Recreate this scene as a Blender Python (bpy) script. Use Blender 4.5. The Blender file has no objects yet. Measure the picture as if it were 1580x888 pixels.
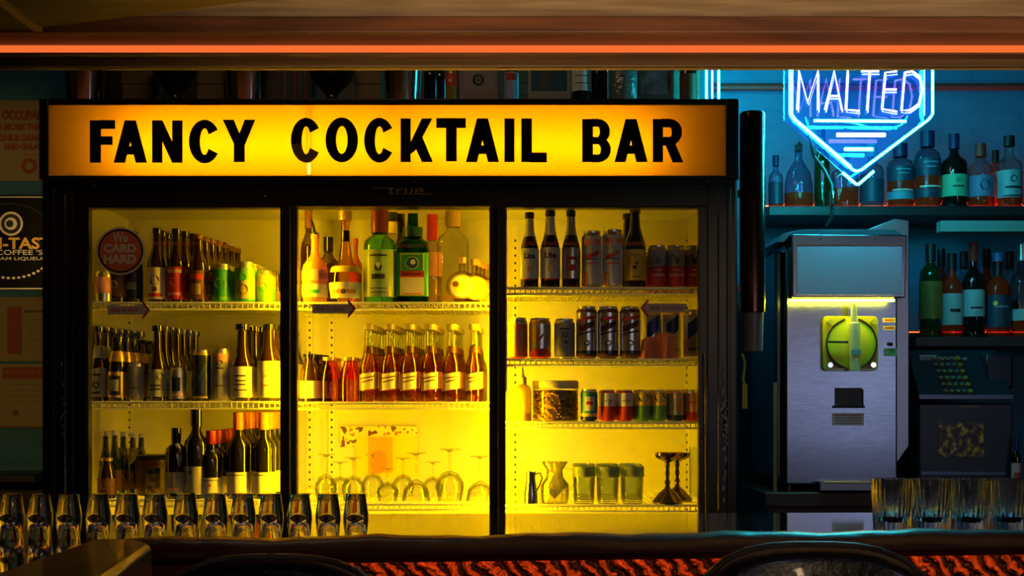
import bpy, bmesh, math, random
from mathutils import Vector
random.seed(7)
PI = math.pi
C = bpy.context.scene.collection
SC = bpy.context.scene

# ------------------------------------------------------------------ camera, light, exposure
E = 1.26            # eye height
F = 1948.0          # focal length in pixels of the 1580 px wide frame
HX, HY = 790.0, 610.0   # pixel of the vanishing point
def P(px, py, d): return ((px-HX)/F*d, d, E-(py-HY)/F*d)
def X(px, d): return (px-HX)/F*d
def Z(py, d): return E-(py-HY)/F*d

cam = bpy.data.cameras.new('camera'); cam.sensor_width = 36; cam.lens = F/1580*36
cam.shift_y = (HY-444)/1580.0; cam.clip_start = .05
camo = bpy.data.objects.new('camera', cam); C.objects.link(camo)
camo.location = (0, 0, E); camo.rotation_euler = (PI/2, 0, 0); SC.camera = camo

SC.view_settings.view_transform = 'Standard'; SC.view_settings.look = 'None'
SC.view_settings.gamma = 1; SC.view_settings.exposure = 0.0
SC.view_settings.use_curve_mapping = False
SC.cycles.max_bounces = 8; SC.cycles.transparent_max_bounces = 32
SC.cycles.glossy_bounces = 4; SC.cycles.diffuse_bounces = 4
SC.cycles.sample_clamp_indirect = 6
SC.cycles.caustics_reflective = False; SC.cycles.caustics_refractive = False
SC.cycles.use_denoising = True

w = bpy.data.worlds.new('world'); SC.world = w; w.use_nodes = True
w.node_tree.nodes['Background'].inputs[0].default_value = (.010, .008, .012, 1)

FRIDGE_E = 185.0     # cooler tubes
SIGN_E = 31.0       # tubes behind the sign
NEON_E = 165.0
def area(name, loc, look, sx, sy, power, col, spread=180):
    l = bpy.data.lights.new(name, 'AREA'); l.shape = 'RECTANGLE'; l.size = sx; l.size_y = sy
    l.energy = power; l.color = col; l.spread = math.radians(spread)
    o = bpy.data.objects.new(name, l); C.objects.link(o); o.location = loc
    o.rotation_euler = (Vector(look)-Vector(loc)).to_track_quat('-Z', 'Y').to_euler(); return o
def point(name, loc, power, col, r=.05):
    l = bpy.data.lights.new(name, 'POINT'); l.energy = power; l.color = col; l.shadow_soft_size = r
    o = bpy.data.objects.new(name, l); C.objects.link(o); o.location = loc; return o
area('window_light', (-1.6, -1.0, 2.8), (-.2, 3.6, 1.2), .35, .2, .9, (.62, .70, 1))
area('screen_light', (1.5, -1.0, 2.8), (0.6, 3.8, 1.2), .3, .18, .8, (.75, .72, 1))
area('machine_fill', (2.35, -1.6, 1.35), (1.1, 4.0, 1.2), 1.0, .22, .07, (.55, .62, 1), 24)  # unseen cool fill added so the machine's steel has something to reflect
area('cooler_top_fill', (-.5, 2.95, 2.85), (-.5, 3.6, 1.9), .8, .2, 1.5, (1, .72, .45))  # fill added behind the canopy to lift the items on the cooler
def spot(name, loc, look, power, col, ang, blend=.6, r=.05):
    l = bpy.data.lights.new(name, 'SPOT'); l.energy = power; l.color = col; l.spot_size = math.radians(ang); l.spot_blend = blend; l.shadow_soft_size = r
    o = bpy.data.objects.new(name, l); C.objects.link(o); o.location = loc
    o.rotation_euler = (Vector(look)-Vector(loc)).to_track_quat('-Z', 'Y').to_euler(); return o
area('canopy_fill', (.35, .85, .85), (.35, 1.85, 1.95), 2.2, .1, 4.6, (1, .72, .48), 46)  # fill panel added below the frame to brighten the canopy underside
spot('poster_fill', (-2.6, .2, 2.2), (-1.95, 4.7, 1.5), 75, (1, .58, .14), 26)  # unseen spot added to brighten the wall posters
area('front_fill', (1.43, -1.5, 1.9), (0, 3.6, 1.4), .13, .3, 4.5, (1, .68, .40))  # warm frontal fill added behind the camera for the cooler contents
area('side_window_light', (2.7, -1.0, 1.6), (0, 3.7, 1.3), .1, 1.2, 3.4, (.68, .74, 1))

# ------------------------------------------------------------------ materials
MATS = {}
def N(nt, t, **k):
    n = nt.nodes.new(t)
    for a, b in k.items(): setattr(n, a, b)
    return n
def mat(name, col=(.5, .5, .5), rough=.5, metal=0, coat=0, emit=None, es=0, spec=None, bump=None, noise=None, streak=None, ior=None):
    if name in MATS: return MATS[name]
    m = bpy.data.materials.new(name); m.use_nodes = True; nt = m.node_tree
    b = nt.nodes['Principled BSDF']
    b.inputs['Base Color'].default_value = (*col, 1); b.inputs['Roughness'].default_value = rough
    b.inputs['Metallic'].default_value = metal; b.inputs['Coat Weight'].default_value = coat
    b.inputs['Coat Roughness'].default_value = .05
    if ior: b.inputs['IOR'].default_value = ior
    if spec is not None: b.inputs['Specular IOR Level'].default_value = spec
    if emit: b.inputs['Emission Color'].default_value = (*emit, 1); b.inputs['Emission Strength'].default_value = es
    if bump or noise or streak:
        tc = N(nt, 'ShaderNodeTexCoord'); mp = N(nt, 'ShaderNodeMapping')
        nt.links.new(tc.outputs['Object'], mp.inputs[0])
        nz = N(nt, 'ShaderNodeTexNoise')
        nt.links.new(mp.outputs[0], nz.inputs['Vector'])
        nz.inputs['Detail'].default_value = 6
        sc = (bump or noise or streak)
        nz.inputs['Scale'].default_value = sc[0]
        if streak: mp.inputs['Scale'].default_value = streak[2]
        if noise or streak:
            r = N(nt, 'ShaderNodeMix', data_type='RGBA')
            rr = N(nt, 'ShaderNodeMapRange'); rr.inputs[1].default_value = .35; rr.inputs[2].default_value = .65
            nt.links.new(nz.outputs[0], rr.inputs[0]); nt.links.new(rr.outputs[0], r.inputs['Factor'])
            r.inputs['A'].default_value = (*col, 1); r.inputs['B'].default_value = (*sc[1], 1)
            nt.links.new(r.outputs['Result'], b.inputs['Base Color'])
        if bump:
            bp = N(nt, 'ShaderNodeBump'); bp.inputs['Strength'].default_value = bump[1]; bp.inputs['Distance'].default_value = .01
            nt.links.new(nz.outputs[0], bp.inputs['Height']); nt.links.new(bp.outputs[0], b.inputs['Normal'])
    MATS[name] = m; return m
def emis(name, col, s):
    if name in MATS: return MATS[name]
    m = bpy.data.materials.new(name); m.use_nodes = True; nt = m.node_tree
    nt.nodes.remove(nt.nodes['Principled BSDF']); e = N(nt, 'ShaderNodeEmission')
    e.inputs[0].default_value = (*col, 1); e.inputs[1].default_value = s
    nt.links.new(e.outputs[0], nt.nodes['Material Output'].inputs[0]); MATS[name] = m; return m
def glass(name, tint=(.9, .9, .9), edge=None, power=3.0, refl=.9, base=.03, rough=.03, body=None, bodyf=0.0, bump=None):
    """thin walled glass: tinted transparency that deepens toward grazing plus a fresnel-like reflection"""
    if name in MATS: return MATS[name]
    m = bpy.data.materials.new(name); m.use_nodes = True; nt = m.node_tree
    nt.nodes.remove(nt.nodes['Principled BSDF']); L = nt.links.new
    edge = edge or tuple(c*.35 for c in tint)
    lw = N(nt, 'ShaderNodeLayerWeight'); lw.inputs['Blend'].default_value = .5
    pw = N(nt, 'ShaderNodeMath', operation='POWER'); pw.inputs[1].default_value = power; L(lw.outputs['Facing'], pw.inputs[0])
    mx = N(nt, 'ShaderNodeMix', data_type='RGBA'); L(pw.outputs[0], mx.inputs['Factor'])
    mx.inputs['A'].default_value = (*tint, 1); mx.inputs['B'].default_value = (*edge, 1)
    tr = N(nt, 'ShaderNodeBsdfTransparent'); L(mx.outputs['Result'], tr.inputs[0])
    gl = N(nt, 'ShaderNodeBsdfGlossy'); gl.inputs['Roughness'].default_value = rough
    p2 = N(nt, 'ShaderNodeMath', operation='POWER'); p2.inputs[1].default_value = 4; L(lw.outputs['Facing'], p2.inputs[0])
    ma = N(nt, 'ShaderNodeMath', operation='MULTIPLY_ADD'); ma.inputs[1].default_value = refl; ma.inputs[2].default_value = base
    L(p2.outputs[0], ma.inputs[0])
    if bump:
        tc = N(nt, 'ShaderNodeTexCoord'); nz = N(nt, 'ShaderNodeTexNoise'); nz.inputs['Scale'].default_value = bump[0]
        L(tc.outputs['Object'], nz.inputs['Vector']); bp = N(nt, 'ShaderNodeBump'); bp.inputs['Strength'].default_value = bump[1]
        bp.inputs['Distance'].default_value = .004
        L(nz.outputs[0], bp.inputs['Height']); L(bp.outputs[0], gl.inputs['Normal']); L(bp.outputs[0], lw.inputs['Normal'])
    ms = N(nt, 'ShaderNodeMixShader'); L(ma.outputs[0], ms.inputs[0]); L(tr.outputs[0], ms.inputs[1]); L(gl.outputs[0], ms.inputs[2])
    out = ms
    if body:
        df = N(nt, 'ShaderNodeBsdfDiffuse'); df.inputs[0].default_value = (*body, 1)
        m2 = N(nt, 'ShaderNodeMixShader'); m2.inputs[0].default_value = bodyf
        L(ms.outputs[0], m2.inputs[1]); L(df.outputs[0], m2.inputs[2]); out = m2
    L(out.outputs[0], nt.nodes['Material Output'].inputs[0]); MATS[name] = m; return m

black = mat('black_enamel', (.008, .008, .009), .32, noise=(9, (.016, .012, .010)))
blackp = mat('black_plastic', (.010, .010, .011), .35)
white = mat('white_liner', (.72, .72, .69), .45)
wire = mat('white_vinyl_wire', (.80, .80, .76), .35)
chrome = mat('chrome', (.75, .75, .77), .12, 1)
steel = mat('brushed_steel', (.25, .275, .34), .24, 1, streak=(30, (.19, .21, .27), (1, 1, 22)))
steel_d = mat('dark_steel', (.22, .22, .24), .25, 1)
cream = mat('cream_paper', (.80, .74, .55), .6)
paper = mat('white_paper', (.82, .82, .80), .6)
grey_l = mat('grey_label', (.40, .40, .36), .6)
gold = mat('gold_foil', (.85, .55, .12), .3, .7)
yel = mat('yellow_label', (.90, .66, .04), .5)
redm = mat('red_label', (.62, .04, .02), .5)
redcap = mat('red_wax', (.75, .05, .02), .35)
orange = mat('orange_foil', (.90, .22, .02), .35)
blue = mat('blue_print', (.02, .06, .35), .4)
navy = mat('navy_print', (.01, .02, .10), .4)
teal = mat('teal_print', (.03, .35, .38), .45)
greenp = mat('green_print', (.03, .30, .07), .4)
limep = mat('lime_print', (.14, .38, .03), .4)
pink = mat('pink_print', (.80, .35, .35), .5)
brownp = mat('brown_print', (.16, .06, .02), .5)
ink = mat('black_ink', (.012, .010, .010), .45)
silver = mat('silver_can', (.72, .72, .74), .28, .85)
darkcan = mat('dark_can', (.05, .06, .09), .25, .6)
bbrown = mat('brown_bottle_glass', (.030, .010, .002), .07, coat=.6)
bblack = mat('black_bottle_glass', (.008, .007, .006), .07, coat=.6)
bgreen = mat('dark_green_bottle_glass', (.010, .035, .008), .08, coat=.6)
g_amber = glass('amber_glass', (.95, .46, .16), (.30, .08, .01), 1.6, base=.05)
g_ambliq = glass('amber_liquid', (.92, .68, .20), (.26, .09, .01), 1.5, base=.05)
g_whisk = glass('whisky_glass', (.85, .20, .05), (.25, .03, .01), 1.6, base=.05, body=(.90, .06, .015), bodyf=.42)
g_clear = glass('clear_glass', (.93, .95, .93), (.30, .30, .24), 2.0, base=.04)
g_green = glass('green_glass', (.35, .85, .25), (.04, .22, .03), 1.6, base=.05)
g_dgreen = glass('deep_green_glass', (.05, .26, .05), (.004, .04, .01), 1.2, base=.05)
g_smoke = glass('smoky_glass', (.94, .88, .70), (.015, .01, .008), 1.5, base=.08, rough=.05, bump=(50, .6))
g_flute = glass('pressed_glass', (.86, .86, .88), (.12, .12, .14), 1.3, base=.16, rough=.06, body=(.65, .65, .72), bodyf=.10, bump=(130, .5))
g_pane = glass('door_pane', (.97, .97, .97), (.9, .9, .9), 3, refl=.5, base=.014, rough=.0)
g_frost = glass('frosted_green_glass', (.50, .62, .45), (.2, .3, .2), 2, base=.06, body=(.5, .6, .5), bodyf=.35)
g_blueb = glass('pale_blue_glass', (.55, .80, .88), (.05, .20, .28), 1.6, base=.06)
wood_d = mat('dark_wood', (.10, .035, .012), .45, streak=(5, (.045, .016, .006), (.6, 6, 14)))
wood_o = mat('olive_brown_wood', (.17, .085, .018), .45, streak=(5, (.10, .05, .012), (.5, 6, 18)))
wood_r = mat('red_brown_wood', (.22, .075, .024), .5, streak=(4, (.10, .035, .012), (.9, 6, 10)))
wood_l = mat('light_plywood', (.46, .33, .19), .55, streak=(7, (.26, .17, .09), (.8, 4, 4)))
brass = mat('brass_edge', (.65, .45, .12), .35, .8)

def rglass(name, col, rough=.02, bump=None):
    m = mat(name, col, rough, bump=bump); m.node_tree.nodes['Principled BSDF'].inputs['Transmission Weight'].default_value = 1
    m.node_tree.nodes['Principled BSDF'].inputs['IOR'].default_value = 1.48; return m
r_smoke = rglass('tulip_glass', (.98, .96, .90), .0); r_flute = rglass('fluted_glass', (.98, .98, .99), .015, (90, .12))
# ------------------------------------------------------------------ mesh helper
def interp(prof, z):
    for (r0, z0), (r1, z1) in zip(prof, prof[1:]):
        if z0 <= z <= z1 and z1 > z0: return r0+(r1-r0)*(z-z0)/(z1-z0)
    return prof[-1][0]
TXT = {}
def text_geo(s, bold):
    k = (s, bold)
    if k not in TXT:
        cu = bpy.data.curves.new('t', 'FONT'); cu.body = s; cu.size = 1; cu.offset = bold; cu.resolution_u = 3
        cu.align_x = 'LEFT'
        o = bpy.data.objects.new('t', cu); me = bpy.data.meshes.new_from_object(o)
        v = [tuple(p.co) for p in me.vertices]; f = [tuple(p.vertices) for p in me.polygons]
        bpy.data.objects.remove(o); bpy.data.curves.remove(cu); bpy.data.meshes.remove(me)
        TXT[k] = (v, f)
    return TXT[k]
class MB:
    def __init__(s, o=(0, 0, 0)): s.v = []; s.f = []; s.m = []; s.mats = []; s.o = o
    def mi(s, m):
        if m not in s.mats: s.mats.append(m)
        return s.mats.index(m)
    def add(s, vs, fs, m):
        b = len(s.v); k = s.mi(m); s.v += [tuple(v) for v in vs]
        for f in fs: s.f.append(tuple(i+b for i in f)); s.m.append(k)
        return s
    def box(s, x0, x1, y0, y1, z0, z1, m):
        if x0 > x1: x0, x1 = x1, x0
        if z0 > z1: z0, z1 = z1, z0
        if y0 > y1: y0, y1 = y1, y0
        vs = [(x, y, z) for x in (x0, x1) for y in (y0, y1) for z in (z0, z1)]
        return s.add(vs, [(0, 1, 3, 2), (4, 6, 7, 5), (0, 4, 5, 1), (2, 3, 7, 6), (0, 2, 6, 4), (1, 5, 7, 3)], m)
    def pbox(s, px0, px1, py0, py1, d0, d1, m):
        return s.box(X(px0, d0), X(px1, d0), d0, d1, Z(py0, d0), Z(py1, d0), m)
    def lathe(s, prof, m, c=(0, 0, 0), seg=20, bands=None, sq=None, flat=1.0, arc=None, flute=None):
        prof = list(prof)
        if bands:
            zs = [b[0] for b in bands]; out = [prof[0]]
            for (r0, z0), (r1, z1) in zip(prof, prof[1:]):
                for q in zs:
                    if z0+1e-5 < q < z1-1e-5: out.append((r0+(r1-r0)*(q-z0)/(z1-z0), q))
                out.append((r1, z1))
            prof = out
        a0, a1 = arc or (0, 2*PI); closed = arc is None
        n = seg if closed else seg+1
        rows = []
        for r, z in prof:
            if r < 1e-6: rows.append([len(s.v)]); s.v.append((c[0], c[1], c[2]+z)); continue
            row = []
            for i in range(n):
                a = a0+(a1-a0)*i/seg-PI/2
                ca, sa = math.cos(a), math.sin(a)
                if sq: k = (abs(ca)**sq+abs(sa)**sq)**(-1/sq); x, y = ca*k, sa*k
                else: x, y = ca, sa
                rr = r
                if flute: rr = r*(1-flute[1]*(.5+.5*math.cos(flute[0]*a)))
                row.append(len(s.v)); s.v.append((c[0]+rr*x, c[1]+rr*y*flat, c[2]+z))
            rows.append(row)
        for k in range(len(rows)-1):
            A, B = rows[k], rows[k+1]; zm = (prof[k][1]+prof[k+1][1])/2
            mm = m
            if bands:
                for bz, bm in bands:
                    if zm >= bz: mm = bm
            im = s.mi(mm)
            for i in range(seg):
                j = (i+1) % n if closed else i+1
                if len(A) == 1 and len(B) == 1: continue
                if len(A) == 1: f = (A[0], B[j], B[i])
                elif len(B) == 1: f = (A[i], A[j], B[0])
                else: f = (A[i], A[j], B[j], B[i])
                s.f.append(f); s.m.append(im)
        return s
    def tube(s, pts, r, m, seg=8, closed=False):
        pts = [Vector(p) for p in pts]; n = len(pts); rings = []
        up = None
        for i, p in enumerate(pts):
            a = pts[(i-1) % n] if (closed or i) else p; b = pts[(i+1) % n] if (closed or i < n-1) else p
            t = (b-a).normalized()
            if up is None: up = t.orthogonal().normalized()
            up = (up-t*up.dot(t)).normalized(); sd = t.cross(up)
            rings.append([len(s.v)+k for k in range(seg)])
            rr = r[i] if isinstance(r, (list, tuple)) else r
            for k in range(seg):
                q = p+(up*math.cos(2*PI*k/seg)+sd*math.sin(2*PI*k/seg))*rr; s.v.append(tuple(q))
        im = s.mi(m)
        for i in range(n if closed else n-1):
            A, B = rings[i], rings[(i+1) % n]
            for k in range(seg): s.f.append((A[k], A[(k+1) % seg], B[(k+1) % seg], B[k])); s.m.append(im)
        if not closed:
            s.f.append(tuple(rings[0][::-1])); s.m.append(im); s.f.append(tuple(rings[-1])); s.m.append(im)
        return s
    def poly(s, pts, y0, y1, m):
        """polygon of (x,z) extruded from y0 (front) to y1"""
        n = len(pts); ar = sum(pts[i][0]*pts[(i+1) % n][1]-pts[(i+1) % n][0]*pts[i][1] for i in range(n))
        if ar < 0: pts = pts[::-1]
        vs = [(x, y0, z) for x, z in pts]+[(x, y1, z) for x, z in pts]
        fs = [tuple(range(n)), tuple(range(2*n-1, n-1, -1))]
        fs += [(i, i+n, (i+1) % n+n, (i+1) % n) for i in range(n)]
        return s.add(vs, fs, m)
    def slab(s, pts, z0, z1, m):
        n = len(pts); ar = sum(pts[i][0]*pts[(i+1) % n][1]-pts[(i+1) % n][0]*pts[i][1] for i in range(n))
        if ar < 0: pts = pts[::-1]
        vs = [(x, y, z0) for x, y in pts]+[(x, y, z1) for x, y in pts]
        fs = [tuple(range(n-1, -1, -1)), tuple(range(n, 2*n))]
        fs += [(i, (i+1) % n, (i+1) % n+n, i+n) for i in range(n)]
        return s.add(vs, fs, m)
    def text(s, t, x0, x1, z0, z1, y, m, bold=.02, wrap=None, shear=0):
        v, f = text_geo(t, bold)
        ax = min(p[0] for p in v); bx = max(p[0] for p in v); az = min(p[1] for p in v); bz = max(p[1] for p in v)
        out = []
        for p in v:
            u = (p[0]-ax)/(bx-ax or 1); q = (p[1]-az)/(bz-az or 1)
            x = x0+(x1-x0)*u+shear*q*(z1-z0); z = z0+(z1-z0)*q
            if wrap: out.append((wrap*math.sin(x/wrap), -wrap*math.cos(x/wrap), z))
            else: out.append((x, y, z))
        return s.add(out, f, m)
    def ptext(s, t, px0, px1, py0, py1, d, m, bold=.02, shear=0):
        return s.text(t, X(px0, d), X(px1, d), Z(py1, d), Z(py0, d), d, m, bold, None, shear)
    def disc(s, x, z, rx, rz, y, m, wrap=None, n=16):
        vs = [(x+rx*math.cos(2*PI*i/n), z+rz*math.sin(2*PI*i/n)) for i in range(n)]
        if wrap: vs = [(wrap*math.sin(a/wrap), -wrap*math.cos(a/wrap), b) for a, b in vs]
        else: vs = [(a, y, b) for a, b in vs]
        return s.add(vs, [tuple(range(n))], m)
    def build(s, name, parent=None, bevel=0, smooth=40, label=None, subd=0):
        me = bpy.data.meshes.new(name); o = s.o
        me.from_pydata([(a-o[0], b-o[1], c-o[2]) for a, b, c in s.v], [], s.f)
        for m in s.mats: me.materials.append(m)
        me.polygons.foreach_set('material_index', s.m)
        me.update()
        if smooth:
            me.polygons.foreach_set('use_smooth', [True]*len(me.polygons)); me.set_sharp_from_angle(angle=math.radians(smooth))
        ob = bpy.data.objects.new(name, me); C.objects.link(ob)
        if parent: ob.parent = parent
        elif s.o != (0, 0, 0): ob.location = s.o
        if bevel:
            b = ob.modifiers.new('bevel', 'BEVEL'); b.width = bevel; b.segments = 2; b.limit_method = 'ANGLE'
        if label: ob['label'] = label
        return ob
def tag(o, label, cat, group=None):
    o['label'] = label; o['category'] = cat
    if group: o['group'] = group
    return o
def struct(o): o['kind'] = 'structure'; return o
def thing(name, loc, label, cat, group=None):
    o = bpy.data.objects.new(name, None); C.objects.link(o); o.location = loc; o.empty_display_size = .05
    return tag(o, label, cat, group)
KIDS = {}
def dup(root, loc, label, group=None, rz=None):
    r = root.copy(); C.objects.link(r); r.location = loc
    if rz is not None: r.rotation_euler = (0, 0, rz)
    r['label'] = label
    if group: r['group'] = group
    for ch in list(root.children):
        c = ch.copy(); C.objects.link(c); c.parent = r
        for g in ch.children:
            d = g.copy(); C.objects.link(d); d.parent = c
    return r
ORD = ['first', 'second', 'third', 'fourth', 'fifth', 'sixth', 'seventh', 'eighth']

# ------------------------------------------------------------------ room
wallm = mat('green_painted_brick', (.06, .25, .23), .65)
def brick_bump(m):
    nt = m.node_tree; b = nt.nodes['Principled BSDF']
    tc = N(nt, 'ShaderNodeTexCoord'); mp = N(nt, 'ShaderNodeMapping'); mp.inputs['Rotation'].default_value = (PI/2, 0, 0)
    br = N(nt, 'ShaderNodeTexBrick'); br.inputs['Scale'].default_value = 4.2; br.inputs['Mortar Size'].default_value = .02
    br.inputs['Color1'].default_value = (1, 1, 1, 1); br.inputs['Color2'].default_value = (.8, .8, .8, 1); br.inputs['Mortar'].default_value = (0, 0, 0, 1)
    nz = N(nt, 'ShaderNodeTexNoise'); nz.inputs['Scale'].default_value = 9; nz.inputs['Detail'].default_value = 8
    L = nt.links.new
    L(tc.outputs['Object'], mp.inputs[0]); L(mp.outputs[0], br.inputs['Vector']); L(tc.outputs['Object'], nz.inputs['Vector'])
    ad = N(nt, 'ShaderNodeMath', operation='MULTIPLY_ADD'); ad.inputs[1].default_value = .5
    L(nz.outputs[0], ad.inputs[0]); L(br.outputs['Color'], ad.inputs[2])
    bp = N(nt, 'ShaderNodeBump'); bp.inputs['Strength'].default_value = .8; bp.inputs['Distance'].default_value = .012
    L(ad.outputs[0], bp.inputs['Height']); L(bp.outputs[0], b.inputs['Normal'])
    mx = N(nt, 'ShaderNodeMix', data_type='RGBA'); mx.inputs['A'].default_value = (.07, .29, .52, 1); mx.inputs['B'].default_value = (.035, .17, .34, 1)
    L(nz.outputs[0], mx.inputs['Factor']); L(mx.outputs['Result'], b.inputs['Base Color'])
brick_bump(wallm)
darkwall = mat('dark_room_wall', (.05, .035, .03), .7)
floorm = mat('dark_floor', (.03, .02, .018), .5, noise=(4, (.05, .035, .03)))
WY = 4.72
struct(MB().box(-2.8, 2.9, -2, WY, -.1, 0, floorm).build('floor'))
struct(MB().box(-2.8, 2.9, -2, WY, 3.0, 3.1, darkwall).build('ceiling'))
struct(MB().box(-2.9, 3.0, WY, WY+.12, 0, 3, wallm).build('wall_back'))
struct(MB().box(-2.9, -2.8, -2, WY, 0, 3, darkwall).build('wall_left'))
struct(MB().box(2.9, 3.0, -2, WY, 0, 3, darkwall).build('wall_right'))
struct(MB().box(-2.9, 3.0, -2.1, -2, 0, 3, darkwall).build('wall_front'))
pipe = MB(); pipe.tube([(X(1100, WY-.03), WY-.03, Z(134, WY-.03)), (2.88, WY-.03, Z(134, WY-.03))], .014, mat('red_pipe', (.45, .05, .04), .4))
tag(pipe.build('wall_pipe'), 'thin red pipe running along the teal wall behind the neon sign', 'pipe')

# ------------------------------------------------------------------ bar canopy (above the bar)
o = (0, 2.2, E+.57); t = thing('bar_canopy', o, 'wooden canopy above the bar with a glowing orange light strip', 'canopy')
XL, XR = -2.2, 2.4
def cb(y0, y1, d, m, dd=.04, x0=XL, x1=XR): return MB(o).box(x0, x1, d, d+dd, Z(y1, d), Z(y0, d), m)
cb(84, 102.5, 2.20, wood_o, .02).build('lower_board', t, .002)
cb(104.8, 107.2, 2.216, brass, .005).build('brass_edge', t)
cb(50, 68.5, 2.23, wood_d).build('recess_board', t)
leds = emis('orange_led', (1, .17, .034), .95)
nt = leds.node_tree; e = nt.nodes['Emission']
MB(o).box(XL, XR, 2.17, 2.21, Z(84, 2.17), Z(81, 2.17), wood_r).build('light_ledge', t)
lst = MB(o); lst.tube([(XL, 2.205, Z(75.5, 2.205)), (XR, 2.205, Z(75.5, 2.205))], .0083, leds, 12); lst.build('light_strip', t)
cb(25, 50, 2.12, wood_r, .10, XL, XR).build('fascia_board', t, .002)
hz = Z(25, 2.12)
MB(o).box(XL, XR, 1.5, 2.22, hz, hz+.03, wood_l).build('underside_panel', t)
hc = E+.58
MB(o).slab([(-.742, 1.993), (.29, 1.6), (.29, 1.5), (-.742, 1.5)], hc, hz, wood_d).build('corner_panel', t)
MB(o).slab([(XL, 2.0), (-.757, 2.0), (-.757, 1.5), (XL, 1.5)], hc, hz, wood_d).build('side_panel', t)
MB(o).slab([(-.757, 2.0), (-.744, 2.0), (-.744, 1.5), (-.757, 1.5)], hc-.004, hz, brass).build('brass_strip', t)
MB(o).box(XL, XR, 1.5, 2.28, hz+.03, 3.0, wood_d).build('canopy_box', t)

# ------------------------------------------------------------------ cooler
D = 3.60
o = (X(600, D), 3.9, 0); cooler = thing('bottle_cooler', o, 'black three-door glass cooler with a lit yellow cocktail bar sign', 'cooler')
x0, x1 = X(65, D), X(1138, D); zt = Z(155, D); zb = .105
xi0, xi1 = x0+.055, x1-.055; yb = 4.24
m = MB(o); m.box(x0, x0+.04, D, yb+.07, zb, zt, black); m.box(x1-.04, x1, D, yb+.07, zb, zt, black)
m.box(x0+.04, x1-.04, yb+.02, yb+.07, zb, zt, black); m.box(x0+.04, x1-.04, D+.01, yb+.02, zb, .25, black)
m.box(x0+.04, x1-.04, D+.13, yb+.02, 1.87, zt, black)
m.box(x0+.04, x1-.04, D, D+.13, zt-.012, zt, black)
m.build('cabinet', cooler, .003)
m = MB(o); m.box(xi0-.012, xi0, D+.06, yb, .25, 1.85, white); m.box(xi1, xi1+.012, D+.06, yb, .25, 1.85, white)
m.box(xi0, xi1, yb, yb+.015, .25, 1.85, white); m.box(xi0, xi1, D+.06, yb, 1.85, 1.865, white); m.box(xi0, xi1, D+.06, yb, .25, .262, white)
m.build('liner', cooler)
# frame around the doors
m = MB(o); m.pbox(68, 113, 276, 1180, D-.006, D+.07, black); m.pbox(1092, 1136, 276, 1180, D-.006, D+.07, black)
m.pbox(113, 1092, 284, 318, D-.004, D+.07, black); m.pbox(75, 1128, 271, 284, D-.012, D+.07, black)
m.pbox(78, 84, 290, 1180, D-.012, D-.004, blackp); m.pbox(1122, 1128, 290, 1180, D-.012, D-.004, blackp)
m.pbox(99, 101, 300, 1180, D-.011, D-.004, steel_d); m.pbox(1108, 1110, 300, 1180, D-.011, D-.004, steel_d)
m.build('door_surround', cooler, .002)
wear = mat('worn_paint', (.50, .42, .38), .6)
m = MB(o)
for k in range(70):
    y = random.triangular(560, 800, 620); wd = random.uniform(.5, 2.5); xx = random.choice([1116, 1117, 1119]) if y > 640 else random.uniform(1113, 1119)
    m.disc(X(xx+random.uniform(-1, 5)*random.random(), D-.0125), Z(y, D-.0125), wd*.0018, wd*.004, D-.0130, wear, n=7)
for k in range(16):
    m.disc(X(random.uniform(97, 104), D), Z(random.uniform(560, 680), D), .0016, .006*random.random()+.001, D-.0130, wear, n=7)
for px, py in ((148, 287), (233, 281), (392, 279), (411, 303), (1086, 278), (1091, 281), (640, 280)):
    m.disc(X(px, D), Z(py, D), .003, .003, D-.0135, wear, n=8)
m.build('worn_patches', cooler, smooth=0)['kind'] = 'stuff'
# logo
m = MB(o); m.ptext('true', 597, 652, 288, 300, D-.013, mat('logo_silver', (.42, .36, .26), .3, .8), .0, .25)
m.pbox(575, 607, 289.2, 290.2, D-.013, D-.012, MATS['logo_silver']); m.pbox(612, 665, 298.6, 299.8, D-.013, D-.012, MATS['logo_silver'])
m.build('maker_logo', cooler, smooth=0)
# sign box
sgx0, sgx1 = 75, 1120; sd = D-.02
m = MB(o); zz0, zz1 = Z(271, sd), Z(162, sd); sx0, sx1 = X(sgx0, sd), X(sgx1, sd)
fr = .012
m.box(x0, sx0, sd-.004, D+.12, zz0-.01, zt, black); m.box(sx1, x1, sd-.004, D+.12, zz0-.01, zt, black)
m.box(sx0, sx1, sd-.004, D+.12, zz1, zt, black); m.box(sx0, sx1, sd-.004, D+.12, zz0-.012, zz0, black)
m.build('sign_frame', cooler, .002)
m = MB(o); m.box(sx0, sx1, D+.11, D+.12, zz0, zz1, white); m.build('sign_back', cooler)
pm = bpy.data.materials.new('yellow_sign_film'); pm.use_nodes = True; nt = pm.node_tree; nt.nodes.remove(nt.nodes['Principled BSDF'])
tl = N(nt, 'ShaderNodeBsdfTranslucent'); tl.inputs[0].default_value = (1, .63, .02, 1)
gd = N(nt, 'ShaderNodeBsdfPrincipled'); gd.inputs['Base Color'].default_value = (.5, .25, .01, 1); gd.inputs['Roughness'].default_value = .3
ms = N(nt, 'ShaderNodeMixShader'); ms.inputs[0].default_value = .2
nt.links.new(tl.outputs[0], ms.inputs[1]); nt.links.new(gd.outputs[0], ms.inputs[2]); nt.links.new(ms.outputs[0], nt.nodes['Material Output'].inputs[0])
m = MB(o); hx0, hx1, hz0, hz1 = X(473.5, sd), X(480, sd), Z(269, sd), Z(251, sd)
for q in ((sx0, hx0, zz0, zz1), (hx1, sx1, zz0, zz1), (hx0, hx1, hz1, zz1), (hx0, hx1, zz0, hz0)): m.box(q[0], q[1], sd, sd+.003, q[2], q[3], pm)
signp = m.build('sign_panel', cooler, smooth=0)
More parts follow.
